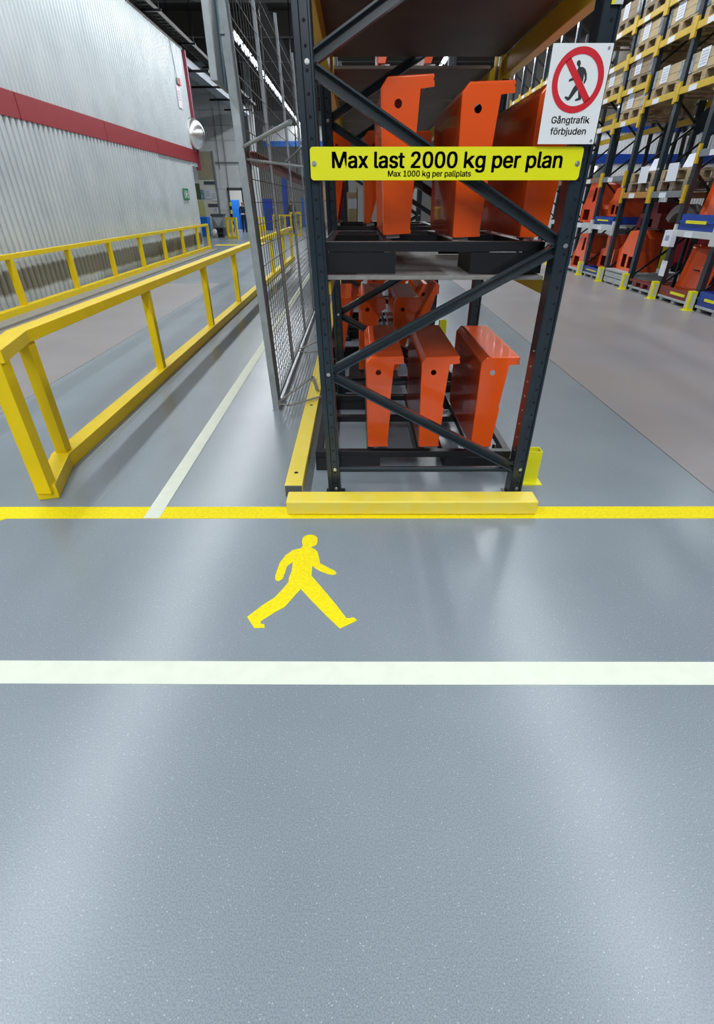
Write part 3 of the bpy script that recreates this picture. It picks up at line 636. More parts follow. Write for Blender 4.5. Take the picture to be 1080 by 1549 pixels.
flat('floor_line', [[(-6.3, 24.3), (-5.3, 24.3), (-5.3, 24.9), (-6.3, 24.9)], [(-5.0, 25.2), (-4.2, 25.2), (-4.2, 26), (-5.0, 26)]], M_YLINE, 'yellow floor patches at the far end of the left aisle', 'floor line')

# ------------------------------------------------------------------ overhead: cable trays and lamps
def tray(label, x0, x1, y0, y1, z, m):
    t = thing('cable_tray', label, 'cable tray', (0,0,0))
    MB().box(x0, x0+.03, y0, y1, z, z+.1).build('side_rail', m, t); MB().box(x1-.03, x1, y0, y1, z, z+.1).build('side_rail', m, t)
    b = MB(); y = y0
    while y < y1: b.box(x0, x1, y, y+.04, z+.01, z+.03); y += .3
    b.build('rungs', m, t, kind='stuff')
    cb = MB()
    for k in range(5): cb.tube((x0+.06+k*.05, y0, z+.045), (x0+.06+k*.05, y1, z+.045), .015, 5)
    cb.build('cable_bundle', M_BLACK, t, kind='stuff')
    y = y0+.6
    while y < y1:
        MB().box(x0-.15, x1+.18, y, y+.06, z-.05, z-.0).build('support_arm', M_BLACK, t)
        MB().tube((x1+.12, y+.03, z), (x1+.12, y+.03, 8.45), .012, 5).build('hanger_rod', M_BLACK, t); y += 3.4
tray('brown cable ladder running along the top of the white wall', -5.95, -5.6, 8, 35, 6.12, M_TRAY)
t = thing('air_duct', 'grey box duct continuing past the end of the white wall', 'duct', (0,0,0))
MB().box(-6.55, -6.1, 22.6, 35.5, 5.75, 6.0).build('duct_body', M_TRAYG, t)
for y in (24, 27, 30, 33): MB().box(-7.0, -5.5, y, y+.08, 5.68, 5.75).build('support_arm', M_BLACK, t)
for y in (24, 27, 30, 33): MB().tube((-6.75, y+.04, 5.7), (-6.75, y+.04, 8.45), .012, 5).build('hanger_rod', M_BLACK, t)
t = thing('loose_cable', 'thin grey cable sagging below the dark ceiling at the upper left', 'cable')
pts = [(-6.0+.42*i, 20.0, 6.9-1.0*math.sin(math.pi*i/8)*.35) for i in range(9)]
MB().path(pts, .012, 6).build('cable_run', M_GREY, t)
HOUS = None
gnames = ['lamps in the row above the left aisle', 'lamps above the middle aisle', 'added front-fill lamps behind the camera', 'lamps above the right racks']
labs = ['ceiling lamp in the bright row above the left aisle', 'ceiling lamp above the aisle right of the rack', 'added front-fill lamp behind the camera', 'ceiling lamp above the racks on the right']
proto = None
TENS = ['', '', 'twenty-', 'thirty-']; ONES = ['first', 'second', 'third', 'fourth', 'fifth', 'sixth', 'seventh', 'eighth', 'ninth', 'tenth', 'eleventh', 'twelfth', 'thirteenth', 'fourteenth', 'fifteenth', 'sixteenth', 'seventeenth', 'eighteenth', 'nineteenth', 'twentieth']
def ORD(i):
    if i < 20: return ONES[i]
    if (i+1) % 10 == 0: return 'thirtieth'
    return TENS[(i+1)//10]+ONES[(i+1) % 10-1]
for ri, (x, y0, y1, pitch, z, watt) in enumerate(LAMP_ROWS):
    ld = bpy.data.lights.new('tube_light', 'AREA'); ld.shape = 'RECTANGLE'; ld.size = .22; ld.size_y = 1.45; ld.energy = watt; ld.color = (.93, .97, 1.0)
    y = y0
    while y <= y1:
        t = thing('ceiling_lamp', '%s %s, from near end' % (ORD(round((y-y0)/pitch)), labs[ri]), 'ceiling lamp', (x, y, z), group=gnames[ri])
        if proto is None:
            b = MB().sweep((0,-.75,.0), (0,.75,.0), [(-.13,.0),(-.05,.09),(.05,.09),(.13,.0),(.12,.0),(.045,.08),(-.045,.08),(-.12,.0)]).mesh('housing'); b.materials.append(M_WHITE)
            tb = MB().tube((0,-.72,.02), (0,.72,.02), .02, 8).mesh('tube'); tb.materials.append(M_TUBE)
            rd = MB().tube((0,0,.09), (0,0,1.9), .008, 5).mesh('hanger'); rd.materials.append(M_BLACK); proto = (b, tb, rd)
        put('housing', proto[0], None, t); put('tube', proto[1], None, t); 
        for q in (-.5, .5): r_ = put('hanger', proto[2], None, t, (0, q, 0)); r_.scale = (1, 1, (8.5-z)/1.9)
        lo = bpy.data.objects.new('tube_light', ld); COL.objects.link(lo); lo.parent = t; lo.location = (0, 0, -.015)
        y += pitch

# ------------------------------------------------------------------ right-hand rack row
PYR = [6.63+1.2375*i for i in range(15)]
XR, XB = 5.92, 7.05
rr = thing('pallet_rack', 'long dark rack row on the right with yellow beams and wooden boxes', 'rack', (0,0,0))
UM = MB().box(-.045, .045, -.056, .056, 0, 5.9).mesh('upright'); UM.materials.append(M_POST)
UH = MB()
for k in range(74): UH.box(-.0475, -.045, -.008, .008, .1+k*.078, .118+k*.078); UH.box(-.008, .008, -.0585, -.056, .1+k*.078, .118+k*.078)
UH = UH.mesh('slot_row'); UH.materials.append(M_BRACE)
def brm(x0, z0, x1, z1): return MB().bar((x0,0,z0), (x1,0,z1), .035)
DM = []
zz = [.25, 1.15, 2.05, 2.95, 3.85, 4.75, 5.6]
for i, (a, b_) in enumerate(zip(zz, zz[1:])):
    mm = (brm(XR, a, XB, b_) if i % 2 == 0 else brm(XB, a, XR, b_)).mesh('diagonal_brace'); mm.materials.append(M_BLACK); DM.append(mm)
for y in PYR:
    for x in (XR, XB):
        u = put('upright', UM, None, rr, (x, y, 0)); s = put('slot_row', UH, None, u, kind='stuff')
    for mm in DM: put('diagonal_brace', mm, None, rr, (0, y, 0))
# beams per bay: bay i lies between PYR[i] and PYR[i+1]; index 2 = nearest fully visible
BEAMS = {1:[(1.12,'w'),(2.3,'g'),(3.29,'y'),(4.15,'y')], 2:[(1.12,'w'),(2.3,'g'),(3.29,'y'),(4.15,'y')], 3:[(1.72,'g'),(3.29,'y'),(4.15,'y'),(4.72,'y')],
  4:[(1.72,'o'),(3.27,'y'),(4.15,'y'),(4.72,'y')], 5:[(1.09,'w'),(2.04,'g'),(3.05,'y'),(3.6,'y'),(4.14,'y'),(4.72,'y')], 6:[(1.09,'w'),(2.04,'b'),(3.05,'y'),(3.6,'y'),(4.14,'y'),(4.72,'y')]}
M_OBEAM = mat('orange_brown_beam', (.42,.20,.04), .5); M_GBEAM = mat('grey_beam', (.20,.22,.24), .4, metal=.2); M_BBEAM = mat('brown_beam', (.22,.13,.08), .5)
bmats = {'y': M_YEL2, 'w': M_WHITE, 'g': M_GBEAM, 'o': M_OBEAM, 'b': M_BBEAM}
def beam(i, z, c):
    y0, y1 = PYR[i], PYR[i+1]
    o = MB().box(XR-.075, XR-.045, y0+.06, y1-.06, z-.048, z+.055).build('beam', bmats[c], rr, bevel=.004)
    MB().box(XR-.079, XR-.075, (y0+y1)/2+.0, (y0+y1)/2+.24, z-.048, z+.035).build('paper_tag', M_PAPER, o)
    MB().box(XB+.045, XB+.075, y0+.06, y1-.06, z-.055, z+.055).build('beam', bmats[c], rr)
    cm = M_WHITE if c == 'w' else M_YEL2
    for yy in (y0+.0, y1-.07): MB().box(XR-.085, XR-.045, yy, yy+.07, z-.14, z+.14).build('beam_connector', cm, rr)
for i in range(14):
    for z, c in BEAMS.get(i, [(1.1,'w'),(2.05,'b'),(3.05,'y'),(3.6,'y'),(4.14,'y'),(4.72,'y')]): beam(i, z, c)
ordn = ['nearest', 'second', 'third', 'fourth', 'fifth', 'sixth', 'seventh', 'eighth']
for i, y in enumerate(PYR[2:9]):
    t = thing('post_guard', '%s yellow post guard from the right along the foot of the right rack' % ordn[i], 'post guard', (XR-.12, y-.03, 0), group='yellow post guards on the right rack')
    b = MB().prism([(-.06,-.055),(.045,-.055),(.045,.055),(-.06,.055),(-.075,.03),(-.075,-.03)], (0,0,.008), (1,0,0), (0,1,0), (0,0,1), .30); b.build('sleeve', M_YELG, t)
    MB().box(-.10, .06, -.08, .08, 0, .008).build('foot_plate', M_YELG, t)
    MB().box(-.03, .03, -.058, -.0555, .05, .27).build('white_strip', M_WHITE, t)
    MB().box(-.0772, -.0755, -.022, .022, .05, .27).build('white_strip', M_WHITE, t)

# pallets, collar boxes
def pallet(label, x, y, z, m, group, w=1.0, d=1.1):
    t = thing('wooden_pallet', label, 'pallet', (x, y, z), group=group)
    for k in range(3):
        yy = -w/2+.07+(w-.14)*k/2
        for q in range(3):
            MB().box(-d/2+(d-.12)*q/2, -d/2+.12+(d-.12)*q/2, yy-.065, yy+.065, .024, .145).build('block', m, t)
        MB().box(-d/2, d/2, yy-.05, yy+.05, 0, .022).build('bottom_board', m, t)
    for k in range(5): MB().box(-d/2+.005+(d-.13)*k/4, -d/2+.125+(d-.13)*k/4, -w/2, w/2, .145, .172).build('deck_board', m, t)
    return t
def boxload(label, x, y, z, m, h=.36, w=1.0, d=1.1):
    t = thing('wooden_box', label, 'wooden box', (x, y, z), group='wooden collar boxes on the right rack'); k = .025
    for j in range(2):
        z0, z1 = j*h/2+.003, (j+1)*h/2-.003
        MB().box(-d/2, -d/2+k, -w/2, w/2, z0, z1).build('side_board', m, t); MB().box(d/2-k, d/2, -w/2, w/2, z0, z1).build('side_board', m, t)
        MB().box(-d/2+k, d/2-k, -w/2, -w/2+k, z0, z1).build('end_board', m, t); MB().box(-d/2+k, d/2-k, w/2-k, w/2, z0, z1).build('end_board', m, t)
    MB().box(-d/2+k, d/2-k, -w/2+k, w/2-k, .0, .02).build('base_board', m, t); MB().box(-d/2, d/2, -w/2, w/2, h-.002, h+.012).build('lid', m, t)
    for s in (-1, 1): MB().box(-d/2-.006, -d/2, s*(w/2-.05)-.05, s*(w/2-.05)+.05, 0, h).build('corner_strap', M_STRAP, t)
    p = MB().box(-d/2-.009, -d/2-.006, -.02, .24, .03, h+.03).build('paper_label', M_PAPER, t)
    q = MB()
    for j in range(5): q.box(-d/2-.0105, -d/2-.009, .02, .20, h-.02-.04*j, h-.012-.04*j)
    q.build('printed_lines', M_PRINT, p); return t
XC = XR+.53
P4 = lambda i: (PYR[i]+PYR[i+1])/2
LOADS = [(6,4.775,0,'topmost left, seventh bay'),(5,4.775,0,'top level of the sixth bay'),(5,4.195,1,'second level from the top in the sixth bay'),(4,4.205,1,'second level from the top in the fifth bay'),
 (5,3.655,0,'third level from the top in the sixth bay'),(6,3.655,1,'third level in the seventh bay, edge behind the white sign'),(4,3.325,1,'lower yellow beam in the fifth bay'),(5,3.105,1,'lowest yellow beam in the sixth bay'),
 (3,3.345,1,'lower yellow beam in the fourth bay, near the frame edge'),(7,3.655,0,'third level in the eighth bay'),(7,4.775,0,'top level in the eighth bay'),(3,4.205,1,'upper yellow beam in the fourth bay')]
for i, z, k, where in LOADS:
    m1 = M_WOOD if k else M_WOOD2
    pallet('pine pallet on the '+where, XC, P4(i), z, m1, 'pallets under the boxes on the right rack')
    boxload('wooden box on the '+where, XC, P4(i), z+.172, M_PLY if k else mat('aged_ply_%d' % len(bpy.data.materials), (.36,.26,.16), .7, noise=.25, nscale=6), .25)
for i, where in ((4, 'left'), (3, 'right')):
    pallet('empty weathered pallet on the low beam, %s of the pair' % where, XC, P4(i), 1.778, M_WOOD2, 'empty pallets on the low beams')
    pallet('second weathered pallet stacked on the %s empty pallet' % where, XC+.02, P4(i)+.02, 1.951, M_WOOD, 'empty pallets on the low beams')
    tag(MB().prism([(-.20,-.15),(.16,-.15),(.17,.13),(-.17,.13)], (XR-.05, P4(i)+(.05 if i == 3 else -.12), 2.08), (0,1,0), (0,0,1), (-1,0,0), .003).build('paper_sheet', M_PAPER), 'white paper sheet hanging from the %s empty pallet stack' % where, 'paper')
    tag(MB().prism([(-.2,-.12),(.1,-.12),(.2,.12),(-.1,.14)], (XR+.12, P4(i)-.15, 2.235), (0,1,0), (.5,0,.85), (-1,0,0), .003).build('paper_sheet', M_PAPER), 'loose white paper sheet lying up on the %s empty pallets' % where, 'paper')

# orange parts, trays and skids in the right rack
def skid(label, i, z=0., m=M_SKID, w=1.02, h=.10):
    t = thing('skid', label, 'skid', (XC-.02, P4(i), z), group='white skids in the right rack')
    MB().box(-.58, .55, -w/2, w/2, h-.04, h).build('deck', m, t, bevel=.005)
    for s in (-.42, 0, .42): MB().box(-.55, .5, s-.05, s+.05, 0, h-.04).build('runner', m, t)
    if h > .2:
        for q in (0, 1): MB().box(-.57, -.55, -w/2+.01, w/2-.01, .03+q*.115, .13+q*.115).build('front_board', m, t)
    return t
def blue_tray(label, i, z, w=1.0, h=.17):
    t = thing('blue_tray', label, 'tray', (XC-.04, P4(i), z), group='blue steel trays in the right rack'); k = .02; d = 1.1
    MB().box(-d/2, d/2, -w/2, w/2, 0, .02).build('base', M_BLUE, t)
    MB().box(-d/2, -d/2+k, -w/2, w/2, .02, h).build('side', M_BLUE, t); MB().box(d/2-k, d/2, -w/2, w/2, .02, h).build('side', M_BLUE, t)
    MB().box(-d/2+k, d/2-k, -w/2, -w/2+k, .02, h).build('end', M_BLUE, t); MB().box(-d/2+k, d/2-k, w/2-k, w/2, .02, h).build('end', M_BLUE, t)
    MB().box(-d/2-.02, -d/2, -w/2, w/2, h*.45, h*.6).build('rib', M_BLUE, t)
    MB().box(-d/2-.024, -d/2-.02, -.3, .3, h*.42, h*.62).build('warning_strip', M_YELG, t)
    return t
def block_cover(label, x, y, z, w, h, d, style, m=None):
    """painted steel cover seen from the aisle: front plate with windows, side sheets"""
    t = thing('orange_cover', label, 'machine cover', (x, y, z), group='orange machine covers in the right rack'); m = m or M_ORANGE
    if style == 0: outer = [(-w/2,0),(w/2,0),(w/2,h*.35),(w*.38,h*.45),(w*.38,h*.95),(w*.1,h),(-w*.2,h*.97),(-w*.38,h*.5),(-w*.5,h*.42)]; holes = [[(-w*.38,h*.06),(w*.05,h*.06),(w*.05,h*.33),(-w*.35,h*.33)], [(w*.05,h*.5),(w*.25,h*.55),(w*.25,h*.88),(w*.12,h*.88)]]
    elif style == 1: outer = [(-w/2,0),(w/2,0),(w/2,h*.6),(w*.3,h*.6),(w*.3,h),(-w*.15,h),(-w*.15,h*.6),(-w*.42,h*.55)]; holes = [[(-w*.3,h*.06),(w*.2,h*.06),(w*.2,h*.36),(-w*.3,h*.36)]]
    else: outer = [(-w*.4,0),(w/2,0),(w*.42,h*.5),(w*.5,h*.8),(w*.3,h),(-w*.1,h*.96),(-w*.3,h*.6),(-w*.45,h*.5)]; holes = [[(-w*.2,h*.08),(w*.02,h*.08),(w*.02,h*.4),(-w*.2,h*.4)], [(w*.12,h*.08),(w*.34,h*.08),(w*.34,h*.36),(w*.12,h*.36)]]
    v, f = holed(outer, holes)
    fm = MB().add([(0, -a, b) for a, b in v], f); o = fm.build('front_plate', m, t); s = o.modifiers.new('s', 'SOLIDIFY'); s.thickness = .012
    sd = MB(); n = len(outer); sd.add([(0,-a,b) for a, b in outer]+[(d,-a,b) for a, b in outer], [(i,(i+1)%n,n+(i+1)%n,n+i) for i in range(n)])
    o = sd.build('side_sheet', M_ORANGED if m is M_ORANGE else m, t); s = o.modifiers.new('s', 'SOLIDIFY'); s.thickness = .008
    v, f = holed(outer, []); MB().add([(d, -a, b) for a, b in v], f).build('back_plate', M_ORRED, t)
    return t
def shell(label, x, y, z, w, h, lean):
    """big curved orange cover standing open side to the aisle"""
    t = thing('orange_shell', label, 'machine cover', (x, y, z), group='large orange shells in the right rack'); n = 10; rows = []
    for j in range(n+1):
        a = j/n; depth = .26*math.sin(math.pi*min(1, a*1.1)*.55)
        rows.append((a, depth))
    vs = []; fs = []; mseg = 8
    for j, (a, dp) in enumerate(rows):
        for i in range(mseg+1):
            q = i/mseg; curve = .22*(1-(2*q-1)**2)
            vs.append((lean*a*.6+curve*(.8+.2*a)+dp*.15, -w/2+w*q, h*a))
    for j in range(n):
        for i in range(mseg): k = j*(mseg+1)+i; fs.append((k, k+1, k+mseg+2, k+mseg+1))
    b = MB().add(vs, fs); me = b.mesh('shell_sheet'); me.shade_smooth(); o = put('shell_sheet', me, M_ORANGE, t); s = o.modifiers.new('s', 'SOLIDIFY'); s.thickness = .012
    MB().box(.10, .118, .02, .2, h*.5, h*.53).build('slot_plate', M_BLACK, t, rot=(0,0,0)); MB().box(.02, .3, -w/2, w/2, 0, .12).build('foot_channel', M_ORANGED, t)
    return t
XA = XR+.06
# bay 6/7 (behind the front right upright), 5, 4
skid('white skid on the floor, leftmost seen in the right rack', 6); block_cover('orange cover with square window low in the leftmost seen bay', XA, P4(6), .10, .85, .82, .5, 0)
block_cover('orange slanted cover with long cutout on the upper white beam, leftmost seen', XA, P4(6), 1.16, .95, .85, .5, 0)
block_cover('orange cover high behind the front upright on the right rack', XA+.55, P4(6), 1.16, .9, .6, .4, 2, M_ORRED)
skid('white skid under the blue tray, second seen bay of the right rack', 5); blue_tray('low blue tray on the floor skid in the second seen bay', 5, .10, h=.13); block_cover('orange cover standing in the low blue tray', XA+.1, P4(5)-.1, .232, .8, .72, .5, 1)
blue_tray('small blue tray on the white beam in the second seen bay', 5, 1.16, h=.15); block_cover('orange and dark red cover above the small blue tray', XA+.1, P4(5)+.05, 1.312, .75, .58, .5, 2)
skid('tall white skid in the third seen bay of the right rack', 4, h=.30); block_cover('tall double orange cover on the tall white skid', XA+.05, P4(4), .30, .9, .8, .5, 2)
block_cover('dark red ribbed cover hanging space below the orange-brown beam', XA+.3, P4(4), .30+.82, .95, .48, .4, 1, M_ORRED)
skid('white skid with long dark red bars in the fourth seen bay', 3)
t = thing('steel_bars', 'stack of dark red steel bars lying in the fourth seen bay', 'steel bars', (XC, P4(3), .10))
for k in range(3): MB().box(-.6, .5, -.42+k*.3, -.30+k*.3, 0, .09).build('bar', M_ORRED, t)
MB().box(-.62, -.52, -.45, .45, .09, .13).build('cross_bar', M_ORRED, t)
block_cover('dark red panel leaning behind the fourth seen bay', XA+1.0, P4(3), 0, .9, 1.5, .1, 1, M_ORRED)
t = thing('paper_holder', 'white paper box fixed on the right rack upright above the post guard', 'box', (XR-.09, PYR[3]+.0, .90)); MB().box(-.06, .035, -.13, .13, 0, .26).build('body', M_PAPER, t); MB().box(-.063, -.06, -.06, .06, .1, .18).build('print', M_PRINT, t)
MB().box(XR-.06, XR-.051, PYR[3]-.09, PYR[3]+.09, .40, .66).build('paper_sheet', M_PAPER, rr)
skid('white skid under the big dark orange shell', 2); MBt = thing('red_tray', 'dark red low tray holding the big orange shell', 'tray', (XC-.04, P4(2), .10))
b = MB().box(-.55, .5, -.5, .5, 0, .02).build('base', M_ORRED, MBt); MB().box(-.55, -.53, -.5, .5, .02, .16).build('side', M_ORRED, MBt); MB().box(.48, .5, -.5, .5, .02, .16).build('side', M_ORRED, MBt)
MB().box(-.57, -.55, -.35, .1, .06, .10).build('warning_strip', M_YELG, MBt)
shell('large orange shell leaning in the dark red tray', XA+.12, P4(2)+.02, .125, .92, .82, .16)
skid('white skid at the right picture edge, nearest', 1); blue_tray('blue tray at the right picture edge on the floor skid', 1, .10, h=.22); shell('large orange shell in the blue tray at the right picture edge', XA+.1, P4(1), .13, .9, .9, .16)
blue_tray('blue tray on the white beam, nearest upper one', 2, 1.18, h=.24); shell('large orange shell in the blue tray on the white beam', XA+.12, P4(2)+.0, 1.21, .92, 1.0, .16)
blue_tray('blue tray on the white beam beyond the picture edge', 1, 1.18, h=.24)
t = thing('rubber_mudguard', 'grey curved mudguard on a black stand beside the nearest upper blue tray', 'mudguard', (XR+.15, P4(3)-.22, 1.25)); MB().box(.1, .16, -.345, -.315, -1.25, .12).build('stand_pole', M_BLACK, t); b = MB(); n = 12
for i in range(n):
    a0, a1 = math.pi*(.15+.7*i/n), math.pi*(.15+.7*(i+1)/n)
    for r0, r1 in ((.30,.44),): b.add([(x_, r*math.cos(a), r*math.sin(a)) for x_ in (0,.3) for r, a in ((r0,a0),(r1,a0),(r1,a1),(r0,a1))], [(0,1,2,3),(7,6,5,4),(1,5,6,2),(0,3,7,4)])
b.build('arch', mat('grey_rubber', (.12,.11,.10), .6), t, (0, 0, -.12))
# black fork truck guards behind
t = thing('order_picker_truck', 'tall black tubular truck frame with dark panel standing behind the right rack', 'truck', (8.0, 16.5, 0))
MB().path([(-.02, 0, .8), (-.08, 0, 3.72), (.0, 0, 3.82), (.20, 0, 3.86), (.34, 0, 3.82), (.46, 0, 3.62), (.85, 0, 3.2), (.98, 0, .8)], .055, 8).build('overhead_guard', M_BLACK, t)
MB().path([(.60, .1, .8), (.72, .1, 3.6), (.80, .1, 3.74), (.95, .1, 3.8), (1.2, .1, 3.82), (1.34, .1, 3.7), (1.5, .1, 3.0), (1.5, .1, .8)], .055, 8).build('overhead_guard', M_BLACK, t)
MB().prism([(.02,0),(.32,.02),(.52,.25),(.5,.52),(.30,.62),(.08,.36)], (.95, .05, 3.12), (1,0,0), (0,0,1), (0,1,0), .2).build('back_panel', M_BLACK, t, bevel=.03)
MB().path([(1.15,.12,3.2),(1.1,.12,.8)], .035).build('seat_column', M_BLACK, t)
MB().box(-.1, 1.6, -.4, .5, .1, .95).build('chassis', M_BLACK, t, bevel=.05)
for q in (.15, 1.35): MB().tube((q, -.44, .16), (q, -.36, .16), .16, 14).build('wheel', M_BLACK, t)
t = thing('red_pallet_truck', 'red truck with yellow mast seen low between the right rack uprights', 'truck', (8.6, 14.4, 0))
MB().box(-.5, .8, -.4, .5, .15, 1.35).build('body', mat('truck_red', (.38,.02,.04), .35), t, bevel=.06); MB().box(-.75, -.6, -.3, .3, 0, 1.6).build('mast', M_YELG, t); MB().box(-1.3, -.6, -.3, -.15, .05, .12).build('fork', M_YELG, t); MB().box(-1.3, -.6, .15, .3, .05, .12).build('fork', M_YELG, t)
for q in (-.3, .6): MB().tube((q, -.45, .15), (q, -.38, .15), .15, 14).build('wheel', M_BLACK, t)
t = thing('convex_mirror', 'small round mirror on the white wall behind the right rack', 'mirror', (10.1, 24.85, 2.55)); me2 = me.copy() if False else None
bm = bmesh.new(); bmesh.ops.create_uvsphere(bm, u_segments=20, v_segments=12, radius=.36); [setattr(v.co, 'y', v.co.y*.35) for v in bm.verts]; mm = bpy.data.meshes.new('dome'); bm.to_mesh(mm); bm.free(); mm.shade_smooth(); put('dome', mm, M_MIRROR, t)
MB().box(-.03, .03, 0, .12, -.6, -.2).build('bracket', M_GREY, t)

# ------------------------------------------------------------------ far end of the left aisle
t = thing('notice_partition', 'beige and cream partition with posters at the far end of the left aisle', 'partition', (0,0,0))
MB().box(-8.86, -7.98, 33.0, 33.1, 2.67, 3.95).build('upper_board', M_BEIGE, t); MB().box(-8.86, -8.42, 32.985, 33.0, 2.7, 3.92).build('upper_leaf', M_BEIGE, t)
MB().box(-9.3, -7.98, 33.0, 33.1, 0, 2.66).build('lower_board', M_CREAM, t); MB().box(-7.98, -7.88, 32.97, 33.13, 0, 3.98).build('edge_post', M_GREY, t)
def sheet(label, x0, x1, z0, z1, m, y=32.97, cat='poster', ln=False):
    t = thing('wall_poster' if cat == 'poster' else 'name_plate', label, cat, ((x0+x1)/2, y, (z0+z1)/2)); w, h = (x1-x0)/2, (z1-z0)/2
    MB().box(-w, w, 0, .012, -h, h).build('sheet', m, t)
    if ln:
        for k in range(5): MB().box(-w*.8, w*.7, -.004, 0, h*.7-.3*h*k-.012, h*.7-.3*h*k+.012).build('printed_line', M_PRINT, t)
sheet('dark grey name plate above the paper notices', -8.60, -7.98, 2.45, 2.6, M_DGREY, cat='plate'); sheet('lower dark grey name plate on the partition', -8.53, -7.98, 1.38, 1.53, M_DGREY, cat='plate')
sheet('poster with a dark tree against the sky', -9.2, -8.87, 1.75, 2.5, M_LEAF); sheet('small landscape poster of blue sky right of the tree poster', -8.86, -8.68, 1.75, 2.2, M_SKY)
sheet('poster of yellow flowers below the tree poster', -9.16, -8.74, .93, 1.68, M_FLOWER)
sheet('left white paper notice with print under the upper plate', -8.60, -8.30, 1.78, 2.2, M_PAPER, ln=True); sheet('right white paper notice with print under the upper plate', -8.24, -7.98, 1.68, 2.08, M_PAPER, ln=True); sheet('small white paper notice under the lower plate', -8.22, -8.02, 1.10, 1.35, M_PAPER, ln=True)
t = thing('grey_hopper', 'grey metal waste hopper beside the blue bin at the far end', 'hopper', (-7.74, 31.75, 0))
MB().prism([(-.32,.40),(.32,.40),(.32,1.0),(-.32,1.0)], (0,-.25,0), (1,0,0), (0,0,1), (0,1,0), .5).build('body', M_GREY, t, bevel=.02); MB().box(-.36, .36, -.3, .3, .96, 1.06).build('lid', M_DGREY, t)
MB().prism([(-.3,.9),(.3,.9),(0,.45)], (0,-.27,0), (1,0,0), (0,0,1), (0,1,0), .02).build('chute', M_SKID, t); MB().box(-.34, .34, -.24, .24, 0, .40).build('plinth', M_DGREY, t)
def bin_(label, x, y, w, h, m, lid):
    t = thing('waste_bin', label, 'bin', (x, y, 0)); b = MB()
    b.add([(-w*.42,-w*.42,0.03),(w*.42,-w*.42,0.03),(w*.42,w*.42,0.03),(-w*.42,w*.42,0.03),(-w/2,-w/2,h),(w/2,-w/2,h),(w/2,w/2,h),(-w/2,w/2,h)], [(0,3,2,1),(4,5,6,7),(0,1,5,4),(1,2,6,5),(2,3,7,6),(3,0,4,7)]); b.build('tub', m, t, bevel=.02)
    MB().box(-w*.53, w*.53, -w*.53, w*.53, h, h+.05).build('lid', lid, t, bevel=.01); MB().box(-w*.5, w*.5, -w*.56, -w*.5, h*.45, h*.52).build('rib', lid, t)
    for s in (-1, 1): MB().tube((s*w*.3, w*.3, .06), (s*w*.38, w*.3, .06), .06, 10).build('wheel', M_BLACK, t)
bin_('blue plastic waste bin at the end of the white wall', -8.42, 31.1, .58, .88, M_BLUEBIN, mat('bin_lid_blue', (.03,.22,.75), .4)); bin_('small black bin between grey hopper and yellow barrier', -7.28, 30.0, .36, .44, M_BLACK, M_DGREY)
t = thing('rubbish_bag', 'small pale bag on the floor between the bins', 'bag', (-7.75, 30.4, 0)); bm = bmesh.new(); bmesh.ops.create_icosphere(bm, subdivisions=3, radius=.17)
for v in bm.verts: v.co *= 1+.15*math.sin(9*v.co.x)*math.cos(8*v.co.y); v.co.z = max(-.16, v.co.z*1.3)
mm = bpy.data.meshes.new('sack'); bm.to_mesh(mm); bm.free(); put('sack', mm, M_CREAM, t, (0,0,.16)); MB().tube((0,0,.34), (0,.02,.43), .03, 8).build('knot', M_OBEAM, t)
# blue cabinets seen through the doorway
for k, (x, w, h, lab) in enumerate(((-8.4, .5, 1.75, 'tall blue cabinet left in the room beyond the doorway'), (-7.85, .5, 1.15, 'low blue cabinet in the middle of the room beyond the doorway'), (-7.45, .25, 1.8, 'tall blue cabinet right in the room beyond the doorway'))):
    t = thing('blue_cabinet', lab, 'cabinet', (x, 39.5, 0)); MB().box(-w/2, w/2, 0, .5, 0, h).build('body', M_BLUEBIN, t, bevel=.01)
    MB().box(-w/2+.02, -.005, -.015, 0, .05, h-.05).build('door', M_BLUEBIN, t); MB().box(.005, w/2-.02, -.015, 0, .05, h-.05).build('door', M_BLUEBIN, t)
rl = bpy.data.lights.new('room_fill_light', 'AREA'); rl.size = 1.5; rl.energy = 110; rlo = bpy.data.objects.new('room_fill_light', rl); COL.objects.link(rlo); rlo.location = (-8.2, 38.4, 3.4)  # unseen area light added to brighten the room past the doorway
t = thing('hazard_post', 'black and yellow striped post at the left side of the far doorway', 'post', (-7.86, 35.8, 0))
for k in range(8): MB().box(-.05, .05, -.05, .05, .2*k, .2*k+.2).build('stripe_block', M_YELG if k % 2 else M_BLACK, t)
# things seen through the mesh
for x, y, w, h, m, lab in ((-5.9, 38, .55, 1.8, M_BLUE, 'dark blue cabinet seen through the first fence panel'), (-5.15, 41.5, .35, 3.7, M_BLUE, 'tall narrow blue cabinet seen through the fence'), (-4.0, 44, .5, 1.9, M_BLUEBIN, 'bright blue cabinet deep behind the fence')):
    t = thing('blue_cabinet', lab, 'cabinet', (x, y, 0)); MB().box(-w/2, w/2, 0, .4, 0, h).build('body', m, t); MB().box(-w*.45, w*.45, -.015, 0, .06, h*.48).build('door', m, t); MB().box(-w*.45, w*.45, -.015, 0, h*.52, h-.06).build('door', m, t)
t = thing('white_column', 'white column far behind the mesh fence', 'column', (-6.4, 37.5, 0)); MB().box(-.17, .17, -.17, .17, 0.02, 8.5).build('shaft', M_BLOCK, t); MB().box(-.22, .22, -.22, .22, 0, .3).build('base', M_YEL, t)
t = thing('crane_beam', 'long rust-red steel beam hanging high behind the mesh fence', 'beam', (0,0,0))
b = MB(); p0, p1 = Vector((-2.86, 16, 2.60)), Vector((-2.12, 24.2, 2.26))
